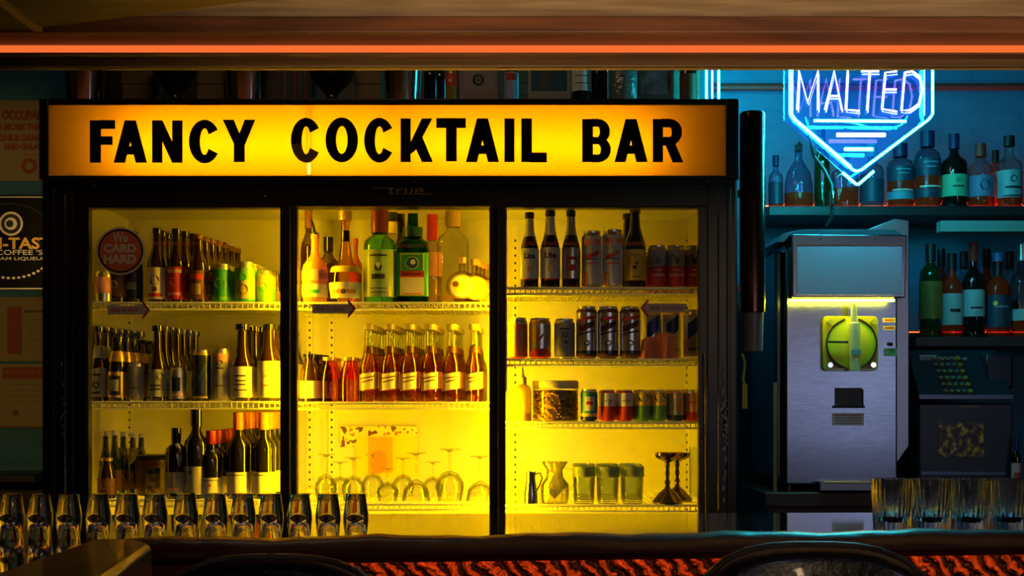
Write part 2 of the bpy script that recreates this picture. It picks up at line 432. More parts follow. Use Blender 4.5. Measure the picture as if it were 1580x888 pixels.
tubem = emis('sign_tube', (1, .72, .35), SIGN_E)
m = MB(o)
for a, b in ((180, 600), (628, 1010)):
    m.tube([(X(a, sd), sd+.065, Z(226, sd)), (X(b, sd), sd+.065, Z(226, sd))], .013, tubem, 12)
m.build('sign_tube', cooler)
# lettering
LT = [MB(o)]; yf, yk = sd-.004, sd-.0005
blk = mat('sign_letter', (.006, .003, .002), .6, spec=.1); faded = mat('sign_letter_worn', (.20, .10, .01), .5)
def fin(): LT[0].build('letter', signp, smooth=0); LT[0] = MB(o)
def qd(pts, m=blk): LT[0].poly([(X(a, sd), Z(b, sd)) for a, b in pts], yf, yk, m)
def rc(a, b, c, d, m=blk):
    a, b = a-.8, b+.8
    if d-c < 20: c, d = c-.5, d+.5
    qd([(a, c), (b, c), (b, d), (a, d)], m)
def arcs(cx, cy, rx, ry, tx, ty, a0, a1, m=blk, n=20, m2=None):
    tx, ty = tx+1.6, ty+1
    for i in range(n):
        p = a0+(a1-a0)*i/n; q = a0+(a1-a0)*(i+1)/n; p, q = math.radians(p), math.radians(q)
        mm = m
        if m2 and cy-ry*math.sin((p+q)/2) > m2[0]: mm = m2[1]
        qd([(cx+rx*math.cos(p), cy-ry*math.sin(p)), (cx+rx*math.cos(q), cy-ry*math.sin(q)),
            (cx+(rx-tx)*math.cos(q), cy-(ry-ty)*math.sin(q)), (cx+(rx-tx)*math.cos(p), cy-(ry-ty)*math.sin(p))], mm)
def lA(a, b, t, u, w=17):
    mid = (a+b)/2
    qd([(mid-w*.5, t), (mid+w*.5, t), (a+w, u), (a, u)]); qd([(mid-w*.5, t), (mid+w*.5, t), (b, u), (b-w, u)])
    rc(a+w*.8, b-w*.8, u-25, u-13)
def lC(a, b, t, u, m2=None): arcs((a+b)/2+1, (t+u)/2, (b-a)/2+1, (u-t)/2, 15, 12, 33, 327, n=26, m2=m2)
rc(140, 155, 186, 251); rc(155, 177, 186, 198.5); rc(155, 173, 211, 223); fin()
lA(176, 227, 186, 251); fin()
rc(236, 250, 186, 251); rc(267, 281, 186, 251); qd([(236, 186), (251, 186), (281, 251), (266, 251)]); fin()
lC(292, 338, 185, 252); fin()
qd([(344, 185), (361, 185), (378, 226), (363, 226)]); qd([(378, 185), (394, 185), (377, 226), (362, 226)]); rc(362, 377, 222, 250); fin()
lC(449, 494, 182, 251, (226, faded)); fin()
arcs(527.5, 216, 25, 34.5, 14.5, 12, 0, 360, n=36); fin()
lC(562, 607, 182, 251); fin()
rc(619, 633, 183, 250); qd([(633, 221), (651, 183), (667, 183), (641, 232), (633, 238)]); qd([(640, 208), (652, 212), (668, 250), (651, 250), (638, 222)]); fin()
rc(674, 718, 183, 197); rc(689, 704, 183, 249); fin()
lA(719, 770, 183, 250); fin()
rc(779, 793, 183, 250); fin()
rc(805, 820, 183, 250); rc(820, 843, 236, 250); fin()
def lB(a, t, u):
    rc(a, a+15, t, u); h = (t+u)/2
    rc(a+15, a+24, t, t+11); rc(a+15, a+25, h-5, h+5); rc(a+15, a+25, u-11, u)
    arcs(a+24, t+(h+5-t)/2, 18, (h+5-t)/2, 14, 11, -90, 90, n=12); arcs(a+25, u-(u-h+5)/2, 18.5, (u-h+5)/2, 14, 11, -90, 90, n=12)
lB(899, 184, 250); fin()
lA(948, 999, 184, 250); fin()
rc(1008, 1022, 184, 250); rc(1022, 1034, 184, 196); rc(1022, 1034, 212, 224); arcs(1034, 204, 18, 20, 14, 12, -90, 90, n=12)
qd([(1026, 222), (1040, 218), (1054, 250.5), (1038, 250.5)]); fin()
slm = bpy.data.materials.new('peeled_film'); slm.use_nodes = True; nt = slm.node_tree; nt.nodes.remove(nt.nodes['Principled BSDF'])
tl = N(nt, 'ShaderNodeBsdfTranslucent'); tl.inputs[0].default_value = (1, .95, .55, 1); nt.links.new(tl.outputs[0], nt.nodes['Material Output'].inputs[0])
m = MB(o); m.box(hx0, hx1, sd+.0005, sd+.0025, hz0, hz1, slm); m.build('peeled_patch', cooler, smooth=0)
# doors
SF = 3.69   # depth of the shelf fronts
def door(gx0, gx1, fx0, fx1, d, name='door'):
    fr = MB(o); y1 = 1150
    fr.pbox(fx0, gx0, 300, y1, d, d+.03, blackp); fr.pbox(gx1, fx1, 300, y1, d, d+.03, blackp)
    fr.pbox(gx0, gx1, 300, 320, d, d+.03, blackp); fr.pbox(gx0, gx1, y1-40, y1, d, d+.03, blackp)
    f = fr.build(name, cooler, .002)
    g = MB(o); g.pbox(gx0, gx1, 320, y1-40, d+.010, d+.013, g_pane); g.build('door_glass', f, smooth=0)
    return f
dl = door(137, 432, 113, 447, D-.002); dm = door(458, 755, 436, 776, D+.034); dr = door(780, 1078, 768, 1092, D-.002)
alu = mat('aluminium_trim', (.55, .56, .6), .25, .9)
m = MB(o); m.pbox(130, 133, 330, 700, D-.006, D-.002, blackp); m.build('door_handle', dl)
m = MB(o); m.pbox(452.5, 455.5, 320, 1100, D+.028, D+.034, steel_d); m.build('door_trim', dm)
m = MB(o); m.tube([(X(1086, D), D-.010, Z(545, D)), (X(1089, D), D-.012, Z(600, D)), (X(1089, D), D-.010, Z(790, D))], [.004, .006, .004], mat('handle_black', (.03, .03, .035), .12, coat=1), 10); m.build('door_handle', dr)
# decals
dk = mat('decal_black', (.02, .015, .012), .5); dred = mat('decal_red', (.85, .17, .05), .5); dtan = mat('decal_tan', (.90, .72, .42), .5)
dd = D+.007
m = MB(o); cx, cz = X(186, dd), Z(387, dd)
m.disc(cx, cz, X(224, dd)-cx, Z(350, dd)-cz, dd, dtan, n=40); m.disc(cx, cz, X(221, dd)-cx, Z(353, dd)-cz, dd-.0004, dk, n=40)
m.disc(cx, cz, X(218, dd)-cx, Z(356, dd)-cz, dd-.0008, dred, n=40)
m.ptext('We', 174, 197, 358, 374, dd-.0012, dtan, .03); m.ptext('CARD', 160, 210, 376, 389.5, dd-.0012, dtan, .05); m.ptext('HARD', 160, 210, 392, 406.5, dd-.0012, dtan, .05)
m.build('round_sticker', dl, smooth=0, label='round red "We CARD HARD" sticker')
slide = mat('slide_arrow_face', (.70, .55, .38), .6); sred = mat('slide_arrow_red', (.50, .04, .03), .6)
def arrow(xa, xb, yc, d, par, flip=False):
    m = MB(o); xs = (lambda v: xa+xb-v) if flip else (lambda v: v)
    tip = xb+1
    pp = lambda L, dd, mm: m.poly([(X(xs(a), d), Z(b, d)) for a, b in L], dd, dd+.0004, mm)
    pp([(tip-11, yc-14), (tip, yc), (tip-11, yc+14), (tip-13.5, yc+12), (tip-4, yc), (tip-13.5, yc-12)], d-.0012, sred)
    pp([(xa, yc-7), (tip-12, yc-7), (tip-12, yc-10), (tip-3.5, yc), (tip-12, yc+10), (tip-12, yc+7), (xa, yc+7)], d-.0006, slide)
    lo, hi = (xa+14, xb-4) if flip else (xa+6, xb-18)
    m.ptext('Slide To Open', lo, hi, yc-3.5, yc+4, d-.0012, sred, .01)
    m.build('slide_arrow', par, smooth=0, label='small arrow sticker reading Slide To Open')
arrow(166, 231, 478, dd, dl); arrow(482, 548, 476, D+.043, dm); arrow(989, 1058, 475, dd, dr, True)
# lamps behind the mullions
for px, z0, z1, lampm in ((446, .35, 1.80, emis('old_cooler_tube', (1, .54, .0008), FRIDGE_E*.52)), (772, .35, 1.62, emis('cooler_tube', (1, .56, .0008), FRIDGE_E))):
    m = MB(o); yl = D+.070; x = X(px-1 if px > 700 else px, yl)
    m.tube([(x, yl, z0), (x, yl, z1)], .010, lampm, 8); m.build('cooler_tube', cooler)
m = MB(o); x_ = X(771, D+.07)+.016; m.box(x_, x_+.005, D+.056, D+.0875, 1.27, 1.80, wire); m.build('tube_blocker', cooler)  # added strip that blocks tube light from the upper right shelves
# shelf standards on the back and side walls
m = MB(o)
slot = mat('slot_black', (.02, .02, .02), .6)
for px in (200, 478, 512, 795, 1060):
    x = X(px, yb-.006); m.box(x-.010, x+.010, yb-.008, yb, .3, 1.83, wire)
    for k in range(58): m.box(x-.003, x+.003, yb-.0086, yb-.007, .35+k*.025, .358+k*.025, slot)
m.build('shelf_standard', cooler, smooth=0)
# wire shelves
def shelf(xa, xb, py):
    z = Z(py, SF); m = MB(o); y0, y1 = SF, yb-.03
    for yy in (y0, y0+.004, (y0+y1)/2, y1): m.tube([(xa, yy, z-.004 if yy != y0 else z-.002), (xb, yy, z-.004 if yy != y0 else z-.002)], .0032, wire, 6)
    m.tube([(xa, y0, z-.020), (xb, y0, z-.020)], .0030, wire, 6)
    n = int((xb-xa)/.0155)
    for i in range(n+1):
        x = xa+(xb-xa)*i/n
        m.tube([(x, y1, z-.0016), (x, y0, z-.0016), (x, y0-.002, z-.020)], .0017, wire, 5)
    m.build('wire_shelf', cooler); return z
XS = [(xi0+.005, X(441, SF)), (X(451, SF), X(766, SF)), (X(778, SF), xi1-.005)]
ZL = [shelf(*XS[0], p) for p in (466, 619, 770)]
ZM = [shelf(*XS[1], p) for p in (466, 620, 776)]
ZR = [shelf(*XS[2], p) for p in (443, 553, 650, 778)]
for px in (85, 1118):
    for yy in (3.72, 4.2):
        m = MB(o); x = X(px, D); m.lathe([(0, 0), (.02, 0), (.045, .02), (.045, .07), (.02, .09), (.012, .106), (0, .106)], blackp, (x, yy, 0)); m.build('caster', cooler)
# poster taped inside
pz = mat('poster_print', (.85, .62, .05), .6)
nt = pz.node_tree; b = nt.nodes['Principled BSDF']; tc = N(nt, 'ShaderNodeTexCoord'); nz = N(nt, 'ShaderNodeTexNoise'); nz.inputs['Scale'].default_value = 38
cr = N(nt, 'ShaderNodeValToRGB'); cr.color_ramp.interpolation = 'CONSTANT'; cr.color_ramp.elements[0].color = (.14, .04, .03, 1); cr.color_ramp.elements[1].position = .62; cr.color_ramp.elements[1].color = (.75, .12, .03, 1)
q = cr.color_ramp.elements.new(.44); q.color = (.9, .75, .3, 1)
nt.links.new(tc.outputs['Object'], nz.inputs['Vector']); nt.links.new(nz.outputs[0], cr.inputs[0]); nt.links.new(cr.outputs[0], b.inputs['Base Color'])
d = yb-.012
po = (X(585, d), d, Z(700, d)); m = MB(po); m.pbox(525, 644, 657, 672, d, d+.003, pz); m.pbox(525, 550, 672, 689, d, d+.003, pz)
m.pbox(550, 644, 672, 735, d, d+.003, yel)
m.pbox(568, 606, 674, 729, d-.002, d, mat('orange_poster', (.9, .38, .05), .5))
m.disc(X(584, d), Z(712, d), .028, .040, d-.003, mat('peach_poster', (.9, .25, .08), .5))
tag(m.build('poster', smooth=0), 'printed poster in orange and brown taped inside the cooler behind the stemware', 'poster')

# ------------------------------------------------------------------ bottle and can builders
PR = {
 'beer': [(0, 0), (.92, 0), (1, .02), (1, .50), (.95, .56), (.70, .66), (.50, .75), (.44, .88), (.42, .93), (.50, .94), (.50, .965), (.42, .97), (0, .97)],
 'long': [(0, 0), (.92, 0), (1, .02), (1, .44), (.92, .50), (.62, .60), (.46, .72), (.42, .92), (.50, .93), (.50, .965), (0, .97)],
 'wine': [(0, 0), (.95, 0), (1, .015), (1, .58), (.92, .64), (.55, .71), (.40, .76), (.36, .97), (0, .97)],
 'spirit': [(0, 0), (.95, 0), (1, .02), (1, .58), (.92, .64), (.5, .70), (.34, .75), (.32, .95), (0, .95)],
 'tall': [(0, 0), (.95, 0), (1, .02), (1, .66), (.9, .72), (.45, .78), (.36, .82), (.36, .95), (0, .95)],
 'bulb': [(0, 0), (.70, 0), (.86, .04), (1, .20), (.99, .30), (.86, .38), (.52, .44), (.40, .50), (.30, .62), (.24, .74), (.26, .95), (0, .95)],
 'squat': [(0, 0), (.80, 0), (.92, .03), (1, .15), (1, .42), (.92, .52), (.60, .60), (.36, .66), (.30, .74), (.30, .88), (.34, .90), (.34, .95), (0, .95)],
 'cone': [(0, 0), (.9, 0), (1, .02), (1, .50), (.86, .68), (.58, .84), (.52, .92), (.58, .93), (.58, .98), (0, .98)],
 'decanter': [(0, 0), (.9, 0), (1, .03), (.98, .35), (.80, .52), (.42, .64), (.26, .70), (.26, .80), (.34, .82), (0, .82)],
}
def sleeve(m, prof, z0, z1, mt, arc=(-1.9, 1.9), eps=.0009, sq=None, flat=1, seg=18):
    zs = [z0]+[z for r, z in prof if z0 < z < z1]+[z1]
    m.lathe([(interp(prof, z)+eps, z) for z in sorted(zs)], mt, seg=seg, arc=arc, sq=sq, flat=flat)
def bottle(px, base_z, top, hw, d, prof, gm, name='bottle', cat='bottle', label='', group=None, base_py=None, cap=None, labels=(), neck=None, sq=None, flat=1.0, liq=None, gfx=None, extra=None, rz=0):
    """top = pixel row of the very top at depth d; hw = half width in pixels"""
    x = X(px, d); H = Z(top, d)-base_z; r = hw/F*d
    t = thing(name, (x, d, base_z), label, cat, group)
    p = [(a*r, b*H) for a, b in PR[prof]]
    m = MB(); m.lathe(p, gm, sq=sq, flat=flat, seg=24 if sq else 18, bands=[(-1, liq[1]), (liq[0]*H, gm)] if liq else None)
    m.build('glass_body', t)
    if cap:
        a, b, cm, k = cap; rr = interp(p, min(a, .93)*H)*k+.001
        m = MB(); m.lathe([(rr, a*H), (rr*1.0, b*H), (rr*.8, b*H+.001), (0, b*H+.001)], cm, seg=14); m.build('cap', t)
    for i, (z0, z1, mt, ops) in enumerate(labels):
        m = MB(); sleeve(m, p, z0*H, z1*H, mt, arc=(-1.0, 1.0) if sq else (-1.9, 1.9), sq=sq, flat=flat)
        R = (interp(p, (z0+z1)/2*H)+.0016)
        for io, op in enumerate(ops):
            R = interp(p, (z0+z1)/2*H)+.0014+.00025*io
            wr = None if sq else R; yy = -R*flat
            if op[0] == 't': m.text(op[1], -r*op[2], r*op[2], op[3]*H, op[4]*H, yy-.0004, op[5], .03, wrap=(R+.0004) if wr else None)
            if op[0] == 'd': m.disc(op[1]*r, op[2]*H, op[3]*r, op[3]*r, yy, op[4], wrap=wr)
            if op[0] == 'b':
                q = [(-op[1]*r, op[2]*H), (op[1]*r, op[2]*H), (op[1]*r, op[3]*H), (-op[1]*r, op[3]*H)]
                if wr:
                    n = 6; vs = []
                    for zz in (op[2]*H, op[3]*H):
                        for k in range(n+1):
                            xx = -op[1]*r+2*op[1]*r*k/n; vs.append((R*math.sin(xx/R), -R*math.cos(xx/R), zz))
                    m.add(vs, [(k, k+1, k+n+2, k+n+1) for k in range(n)], op[4])
                else: m.add([(a, yy, b) for a, b in q], [(0, 1, 2, 3)], op[4])
        m.build('label' if i == 0 else 'neck_label', t)
    if neck:
        m = MB(); sleeve(m, p, neck[0]*H, neck[1]*H, neck[2], arc=(-PI, PI)); m.build('neck_label', t)
    if extra: extra(t, r, H)
    if rz: t.rotation_euler = (0, 0, rz)
    return t
def can(px, base_z, top, hw, d, bands, name='beer_can', label='', group=None, gfx=(), rz=0):
    x = X(px, d); H = Z(top, d)-base_z; r = hw/F*d
    t = thing(name, (x, d, base_z), label, 'can', group)
    p = [(0, 0), (.74*r, 0), (.80*r, .004), (r, .05*H), (r, .89*H), (.86*r, .96*H)]
    m = MB(); m.lathe(p, silver, seg=20, bands=[(b[0]*H, b[1]) for b in bands])
    R = r+.0006
    for io, op in enumerate(gfx):
        R = r+.0006+.0002*io
        if op[0] == 't': m.text(op[1], -r*op[2], r*op[2], op[3]*H, op[4]*H, 0, op[5], .04, wrap=R, shear=op[6] if len(op) > 6 else 0)
        if op[0] == 'd': m.disc(op[1]*r, op[2]*H, op[3]*r, op[3]*r*op[4], 0, op[5], wrap=R)
        if op[0] == 's':   # slanted strip
            xa, za, xb, zb_, w_, mt = op[1:]
            vs = []; n = 8
            for k in range(n+1):
                u = k/n; xx = (xa+(xb-xa)*u)*r; zz = (za+(zb_-za)*u)*H
                for s_ in (-1, 1): vs.append((R*math.sin(xx/R), -R*math.cos(xx/R), zz+s_*w_*H))
            m.add(vs, [(2*k, 2*k+2, 2*k+3, 2*k+1) for k in range(n)], mt)
    m.build('can_body', t)
    m = MB(); m.lathe([(.86*r, .96*H), (.87*r, H), (.82*r, H), (.80*r, .975*H), (0, .975*H)], silver, seg=20)
    m.box(-.25*r, .25*r, -.5*r, .3*r, .975*H, .99*H, silver); m.build('can_lid', t)
    if rz: t.rotation_euler = (0, 0, rz)
    return t
def row(proto, n, fmt, group, step=None, r=None, dx=0, x_max=None):
    """copies straight behind proto, going into the cooler"""
    x, y, z = proto.location
    for k in range(1, n):
        yy = y+k*step
        if yy+r > yb-.012: break
        dup(proto, (x+dx*k, yy, z), fmt % ORD[k], group, rz=random.uniform(-.3, .3))

# ---- left door, top shelf (base z ZL[0])
z = ZL[0]; dF = 3.735
can(160, z, 418, 14, dF, [(-1, silver), (.3, pink), (.8, silver)], label='pale can half hidden under the round sticker, far left of top shelf', rz=.5)
bottle(180, z, 362, 14, dF+.02, 'beer', bbrown, label='dark bottle behind the left half of the round red sticker', cap=(.93, 1, gold, 1.15), labels=[(.10, .44, brownp, [('d', 0, .27, .45, cream)])])
bottle(206, z, 358, 14, dF+.05, 'beer', bbrown, label='dark bottle behind the right half of the round red sticker', cap=(.93, 1, darkcan, 1.15), labels=[(.10, .44, navy, [('b', .6, .2, .3, grey_l)])])
def lrow(px, top, hw, base, n, prof, gm, nm, front, behind, group, cap, labels, dx=0, **k):
    t = bottle(px, base, top, hw, dF, prof, gm, name=nm, label=front, group=group, cap=cap, labels=labels, **k)
    r = hw/F*dF; row(t, n, behind, group, 2*r+.004, r, dx); return t
lrow(242, 352, 13.8, z, 6, 'beer', bbrown, 'beer_bottle', 'brown beer bottle with cream label showing dark print, just right of round sticker',
     'brown bottle with cream printed label, %s back in its row, top left shelf', 'cream label bottles on the top left shelf', (.93, 1, bblack, 1.15),
     [(.05, .47, cream, [('d', 0, .30, .55, ink), ('b', .9, .08, .13, redm), ('d', 0, .18, .3, brownp)]), ])
lrow(272, 353, 13.8, z, 7, 'beer', bbrown, 'beer_bottle', 'brown beer bottle with red and orange label at front of top left shelf',
     'brown bottle with red and orange label, %s back in its row, top left shelf', 'red label bottles on the top left shelf', (.93, 1, bblack, 1.15),
     [(.05, .48, redm, [('d', 0, .28, .5, orange), ('b', .9, .40, .45, gold), ('b', .8, .10, .14, pink)])], dx=.010)
lrow(306, 362, 14.5, z, 7, 'beer', bbrown, 'beer_bottle', 'brown bottle with dark maroon label beside the green cans',
     'brown bottle with dark maroon label, %s back in its row, top left shelf', 'maroon label bottles on the top left shelf', (.93, 1, brownp, 1.15),
     [(.05, .47, brownp, [('b', .7, .34, .42, redm), ('b', .5, .12, .28, gold)])], dx=.006)
c = can(342, z, 408, 14.5, dF, [(-1, greenp), (.08, limep), (.16, greenp), (.86, silver)], label='dark green can left of the lime green can on top left shelf', group='dark green cans', gfx=[('d', 0, .5, .55, 1, limep)])
row(c, 6, 'dark green can, %s back in its row, top left shelf', 'dark green cans', .0585, .028)
c = can(378, z, 405, 16, dF, [(-1, greenp), (.1, mat('dull_yellow_print', (.45, .38, .05), .4)), (.55, limep), (.86, silver)], label='large lime and yellow can at front of top left shelf', group='lime green cans', gfx=[('d', 0, .33, .5, 1, brownp), ('d', .0, .62, .35, 1, greenp)])
row(c, 6, 'lime and yellow can, %s back in its row, top left shelf', 'lime green cans', .064, .031, .006)
c = can(408, z, 418, 13, dF+.02, [(-1, limep), (.5, MATS['dull_yellow_print']), (.86, silver)], label='yellow and green can next to the left door mullion', group='yellow green cans', gfx=[('d', 0, .5, .5, 1, greenp)])
row(c, 5, 'yellow and green can by the mullion, %s back in its row', 'yellow green cans', .055, .025)
bottle(428, z, 424, 10, dF+.10, 'beer', bbrown, label='small dark bottle tucked against the left door mullion, top shelf', cap=(.93, 1, bblack, 1.1), labels=[(.1, .45, brownp, [])])

# ---- left door, middle shelf
z = ZL[1]
lrow(152, 503, 13.5, z, 7, 'long', bbrown, 'beer_bottle', 'dark bottle with grey script label, leftmost on the middle left shelf',
     'dark bottle with grey label, %s back in leftmost row, middle left shelf', 'grey script label bottles', (.93, 1, bblack, 1.15),
     [(.06, .44, grey_l, [('b', .55, .34, .37, ink), ('d', 0, .22, .4, ink), ('b', .5, .10, .13, ink)])], neck=(.58, .74, grey_l), dx=.004)
lrow(181, 520, 15, z, 6, 'cone', bblack, 'beer_bottle', 'squat black bottle with gold framed square label, second from left, middle left shelf',
     'squat black bottle with gold label, %s back in its row, middle left shelf', 'gold framed label bottles', (.93, 1.0, bblack, 1.1),
     [(.06, .46, gold, [('b', .62, .10, .40, ink), ('b', .45, .16, .34, grey_l)])], neck=(.62, .78, gold), dx=.004)
can(210, z, 559, 12, dF, [(-1, silver), (.04, grey_l), (.9, silver)], label='slim plain silver can between black bottles, middle left shelf', gfx=[('s', -.6, .35, .6, .35, .01, ink)])
lrow(243, 502, 14, z, 7, 'long', bbrown, 'beer_bottle', 'long neck bottle with white label behind round black badge, middle left shelf',
     'long neck bottle with white label, %s back in its row, middle left shelf', 'white label long neck bottles left', (.93, 1, bblack, 1.15),
     [(.06, .42, grey_l, [('d', .55, .33, .42, ink), ('b', .6, .15, .17, ink), ('b', .6, .20, .22, ink)])], dx=.004)
c = can(275, z, 566, 14, dF, [(-1, darkcan), (.08, silver), (.86, silver)], label='silver and black can with gold edge, left of the tall dark can', gfx=[('b',), ('s', -.5, .5, .5, .5, .2, navy), ('s', -.8, .2, .8, .2, .03, pink)])
can(311, z, 540, 14.5, dF, [(-1, darkcan), (.06, darkcan), (.9, gold)], label='tall dark can with gold rim in middle of middle left shelf', gfx=[('s', -.9, .15, .9, .75, .06, blue), ('s', -.9, .08, .9, .08, .02, gold)])
can(341, z, 538, 13.5, dF, [(-1, grey_l), (.75, pink), (.92, silver)], label='tall grey and pink can left of the white label bottle', gfx=[('d', 0, .74, .45, .6, ink), ('s', -.5, .63, .5, .63, .012, ink), ('s', -.5, .3, .5, .3, .01, ink)])
lrow(374, 500, 18, z, 7, 'long', bbrown, 'beer_bottle', 'long neck bottle with big cream label, right part of middle left shelf',
     'long neck bottle with cream label, %s back in its row, middle left shelf', 'cream label long neck bottles', (.93, 1, bblack, 1.15),
     [(.05, .45, cream, [('b', .5, .32, .34, ink), ('b', .5, .26, .275, ink), ('b', .5, .21, .225, ink), ('b', .6, .14, .155, ink)])], dx=.004)
lrow(415, 500, 17.5, z, 7, 'beer', bbrown, 'beer_bottle', 'bottle with brightly lit cream label beside the left mullion lamp',
     'bottle with bright cream label, %s back in row by the mullion, middle shelf', 'bright cream label bottles', (.93, 1, bblack, 1.15),
     [(.05, .52, cream, [('b', .6, .32, .335, gold), ('b', .6, .20, .215, gold)])])
# ---- left door, bottom shelf
z = ZL[2]
for i, (px, tp) in enumerate(((163, 665), (177, 664), (190, 666), (205, 668), (218, 668))):
    bottle(px, z, tp, 9.5, dF+.03+i*.055, 'beer', bgreen, name='beer_bottle', group='small green bottles', label='small green bottle with silver cap, %s in the diagonal row, bottom left shelf' % ORD[i], cap=(.93, 1, silver, 1.1), labels=[(.08, .40, brownp, [('d', 0, .3, .4, gold)])])
# coupe glass in front of a dark tub
def stemglass(px, base_z, top, hw, d, label, gm=g_clear, up=True, group=None, name='wine_glass', kind='coupe'):
    x = X(px, d); H = Z(top, d)-base_z; r = hw/F*d
    if kind == 'coupe': bowl = [(.10, .55), (.5, .62), (.85, .74), (1, .97), (1, 1), (.95, 1), (.80, .77), (.45, .66), (0, .62)]
    elif kind == 'martini': bowl = [(.10, .66), (.3, .70), (1, .97), (1, 1), (.96, 1), (.1, .72), (0, .72)]
    else: bowl = [(.10, .42), (.6, .48), (.98, .64), (1, .75), (.82, 1), (.78, 1), (.94, .75), (.9, .64), (.5, .52), (0, .47)]
    stem = [(0, 0), (.72, 0), (.72, .012), (.30, .03), (.09, .07), (.07, .3), (.07, .5)]
    t = thing(name, (x, d, base_z), label, 'glass', group)
    f = (lambda q: (q[0]*r, q[1]*H)) if up else (lambda q: (q[0]*r, (1-q[1])*H))
    m = MB(); m.lathe([f(q) for q in stem], gm, seg=20); m.build('stem', t)
    m = MB(); m.lathe([f(q) for q in bowl], gm, seg=20); m.build('bowl', t)
    return t
stemglass(200, z, 690, 17, dF, 'coupe glass standing before small green bottles, bottom left shelf', kind='martini', gm=g_smoke)
x_ = X(232, dF+.10)
t = thing('storage_tub', (x_, dF+.14, z), 'dark reddish brown tub behind the coupe glass, bottom left shelf', 'tub')
m = MB(); m.lathe([(0, 0), (.050, 0), (.056, .10), (.058, .105), (.056, .106), (0, .10)], mat('brown_tub', (.06, .015, .01), .3), seg=24); m.build('tub_body', t)
m = MB(); m.lathe([(.058, .106), (.060, .110), (.058, .122), (0, .124)], blackp, seg=24); m.build('tub_lid', t)
def jar(px, base_z, top, hw, d, gm, label, name='jar', lid=cream):
    t = thing(name, (X(px, d), d, base_z), label, 'jar'); H = Z(top, d)-base_z; r = hw/F*d
    m = MB(); m.lathe([(0, 0), (.95*r, 0), (r, .03*H), (r, .8*H), (.9*r, .84*H)], gm, seg=24); m.build('jar_body', t)
    m = MB(); m.lathe([(.9*r, .83*H), (1.02*r, .84*H), (1.02*r, .98*H), (.98*r, H), (0, H)], lid, seg=24); m.build('lid', t); return t
jar(236, z, 722, 11, dF, mat('gold_jar', (.55, .36, .04), .35, noise=(60, (.1, .06, .01))), 'small gold jar at front of bottom left shelf', lid=ink)
bottle(165, z, 706, 14, dF-.005, 'cone', bbrown, label='squat brown bottle at far left front of bottom left shelf', cap=(.93, 1, gold, 1.1), labels=[(.1, .5, brownp, [('d', 0, .32, .4, grey_l)])])
bottle(272, z, 660, 16, dF, 'tall', bblack, name='wine_bottle', label='black bottle with small grey label left of tall swing bottle', cap=(.8, 1, bblack, 1.1), labels=[(.08, .38, grey_l, [('b', .5, .12, .16, pink)])])
bottle(303, z, 630, 19, dF, 'wine', bblack, name='wine_bottle', label='tallest black bottle with grey label near middle of bottom left shelf', cap=(.8, 1, bblack, 1.15), labels=[(.05, .36, grey_l, [('d', -.3, .3, .12, ink)])], neck=None)
for i, (px, dz, cm, tp, nm, hw) in enumerate((
        (326, 0, redcap, 664, 'wine bottle with red capsule and cream label, frontmost of the red capped ones', 17),
        (368, 0, orange, 636, 'wine bottle with orange capsule, left one of the front orange capped pair', 17.5),
        (407, 0, orange, 636, 'wine bottle with orange capsule, right one of the front orange capped pair', 18))):
    t = bottle(px, z, tp, hw, dF, 'wine', bblack, name='wine_bottle', label=nm, group='wine bottles on the bottom left shelf', cap=(.80, 1, cm, 1.1), labels=[(.06, .31, cream, [('b', .8, .27, .28, ink)] + ([('d', .1, .2, .12, redm)] if i == 0 else []))])
    r = hw/F*dF
    row(t, 5, ['wine bottle, red capsule, %s back in its row, bottom left shelf', 'wine bottle, orange capsule, left row, %s back, bottom left shelf', 'wine bottle, orange capsule, right row, %s back, bottom left shelf'][i], 'wine bottles on the bottom left shelf', 2*r+.006, r, .002)

# ---- middle door, top shelf
z = ZM[0]; dF = 3.745
def spout(t, r, H):
    m = MB(); m.lathe([(.011, H*.93), (.012, H*.97), (.005, H*.99), (0, H)], bblack, seg=12)
    m.tube([(0, 0, H*.97), (-.004, -.002, H*1.06), (-.010, -.004, H*1.16)], [.004, .0035, .0025], bblack, 8); m.build('pour_spout', t)
amberdk = glass('pink_amber_glass', (.90, .55, .35), (.45, .16, .05), 1.6, base=.05, body=(.8, .45, .25), bodyf=.35)
bottle(486, z, 356, 20, dF, 'squat', amberdk, name='liqueur_bottle', label='round pink-amber bottle with black pour spout at far left, middle top shelf', labels=[(.08, .26, cream, [('b', .5, .13, .18, greenp)]), (.31, .46, pink, [])], extra=spout)
bottle(476, z, 322, 12, dF+.14, 'wine', bbrown, name='liqueur_bottle', label='tall brown bottle behind the round pink-amber bottle', cap=(.8, 1, brownp, 1.1))
bottle(507, z, 366, 17, dF+.13, 'wine', bbrown, name='liqueur_bottle', label='dark shouldered bottle between the two round bottles at the left', cap=(.8, 1, bblack, 1.1))
bottle(533, z, 326, 25.5, dF, 'bulb', glass('cognac_glass', (.95, .62, .18), (.25, .10, .01), 1.4, base=.06), name='liqueur_bottle', label='bulbous amber bottle with tall neck and black band, middle top shelf', cap=(.90, 1, gold, 1.5),
       labels=[(.05, .22, cream, [('b', .8, .10, .20, mat('copper_label', (.55, .22, .05), .4)), ('d', 0, .12, .15, ink)]), (.33, .40, yel, [])], neck=(.68, .79, bblack))
bottle(549, z, 368, 10, dF+.12, 'spirit', mat('orange_bottle', (.75, .24, .04), .25), name='liqueur_bottle', label='slim orange bottle behind the bulbous amber bottle', cap=(.9, 1, orange, 1.1))
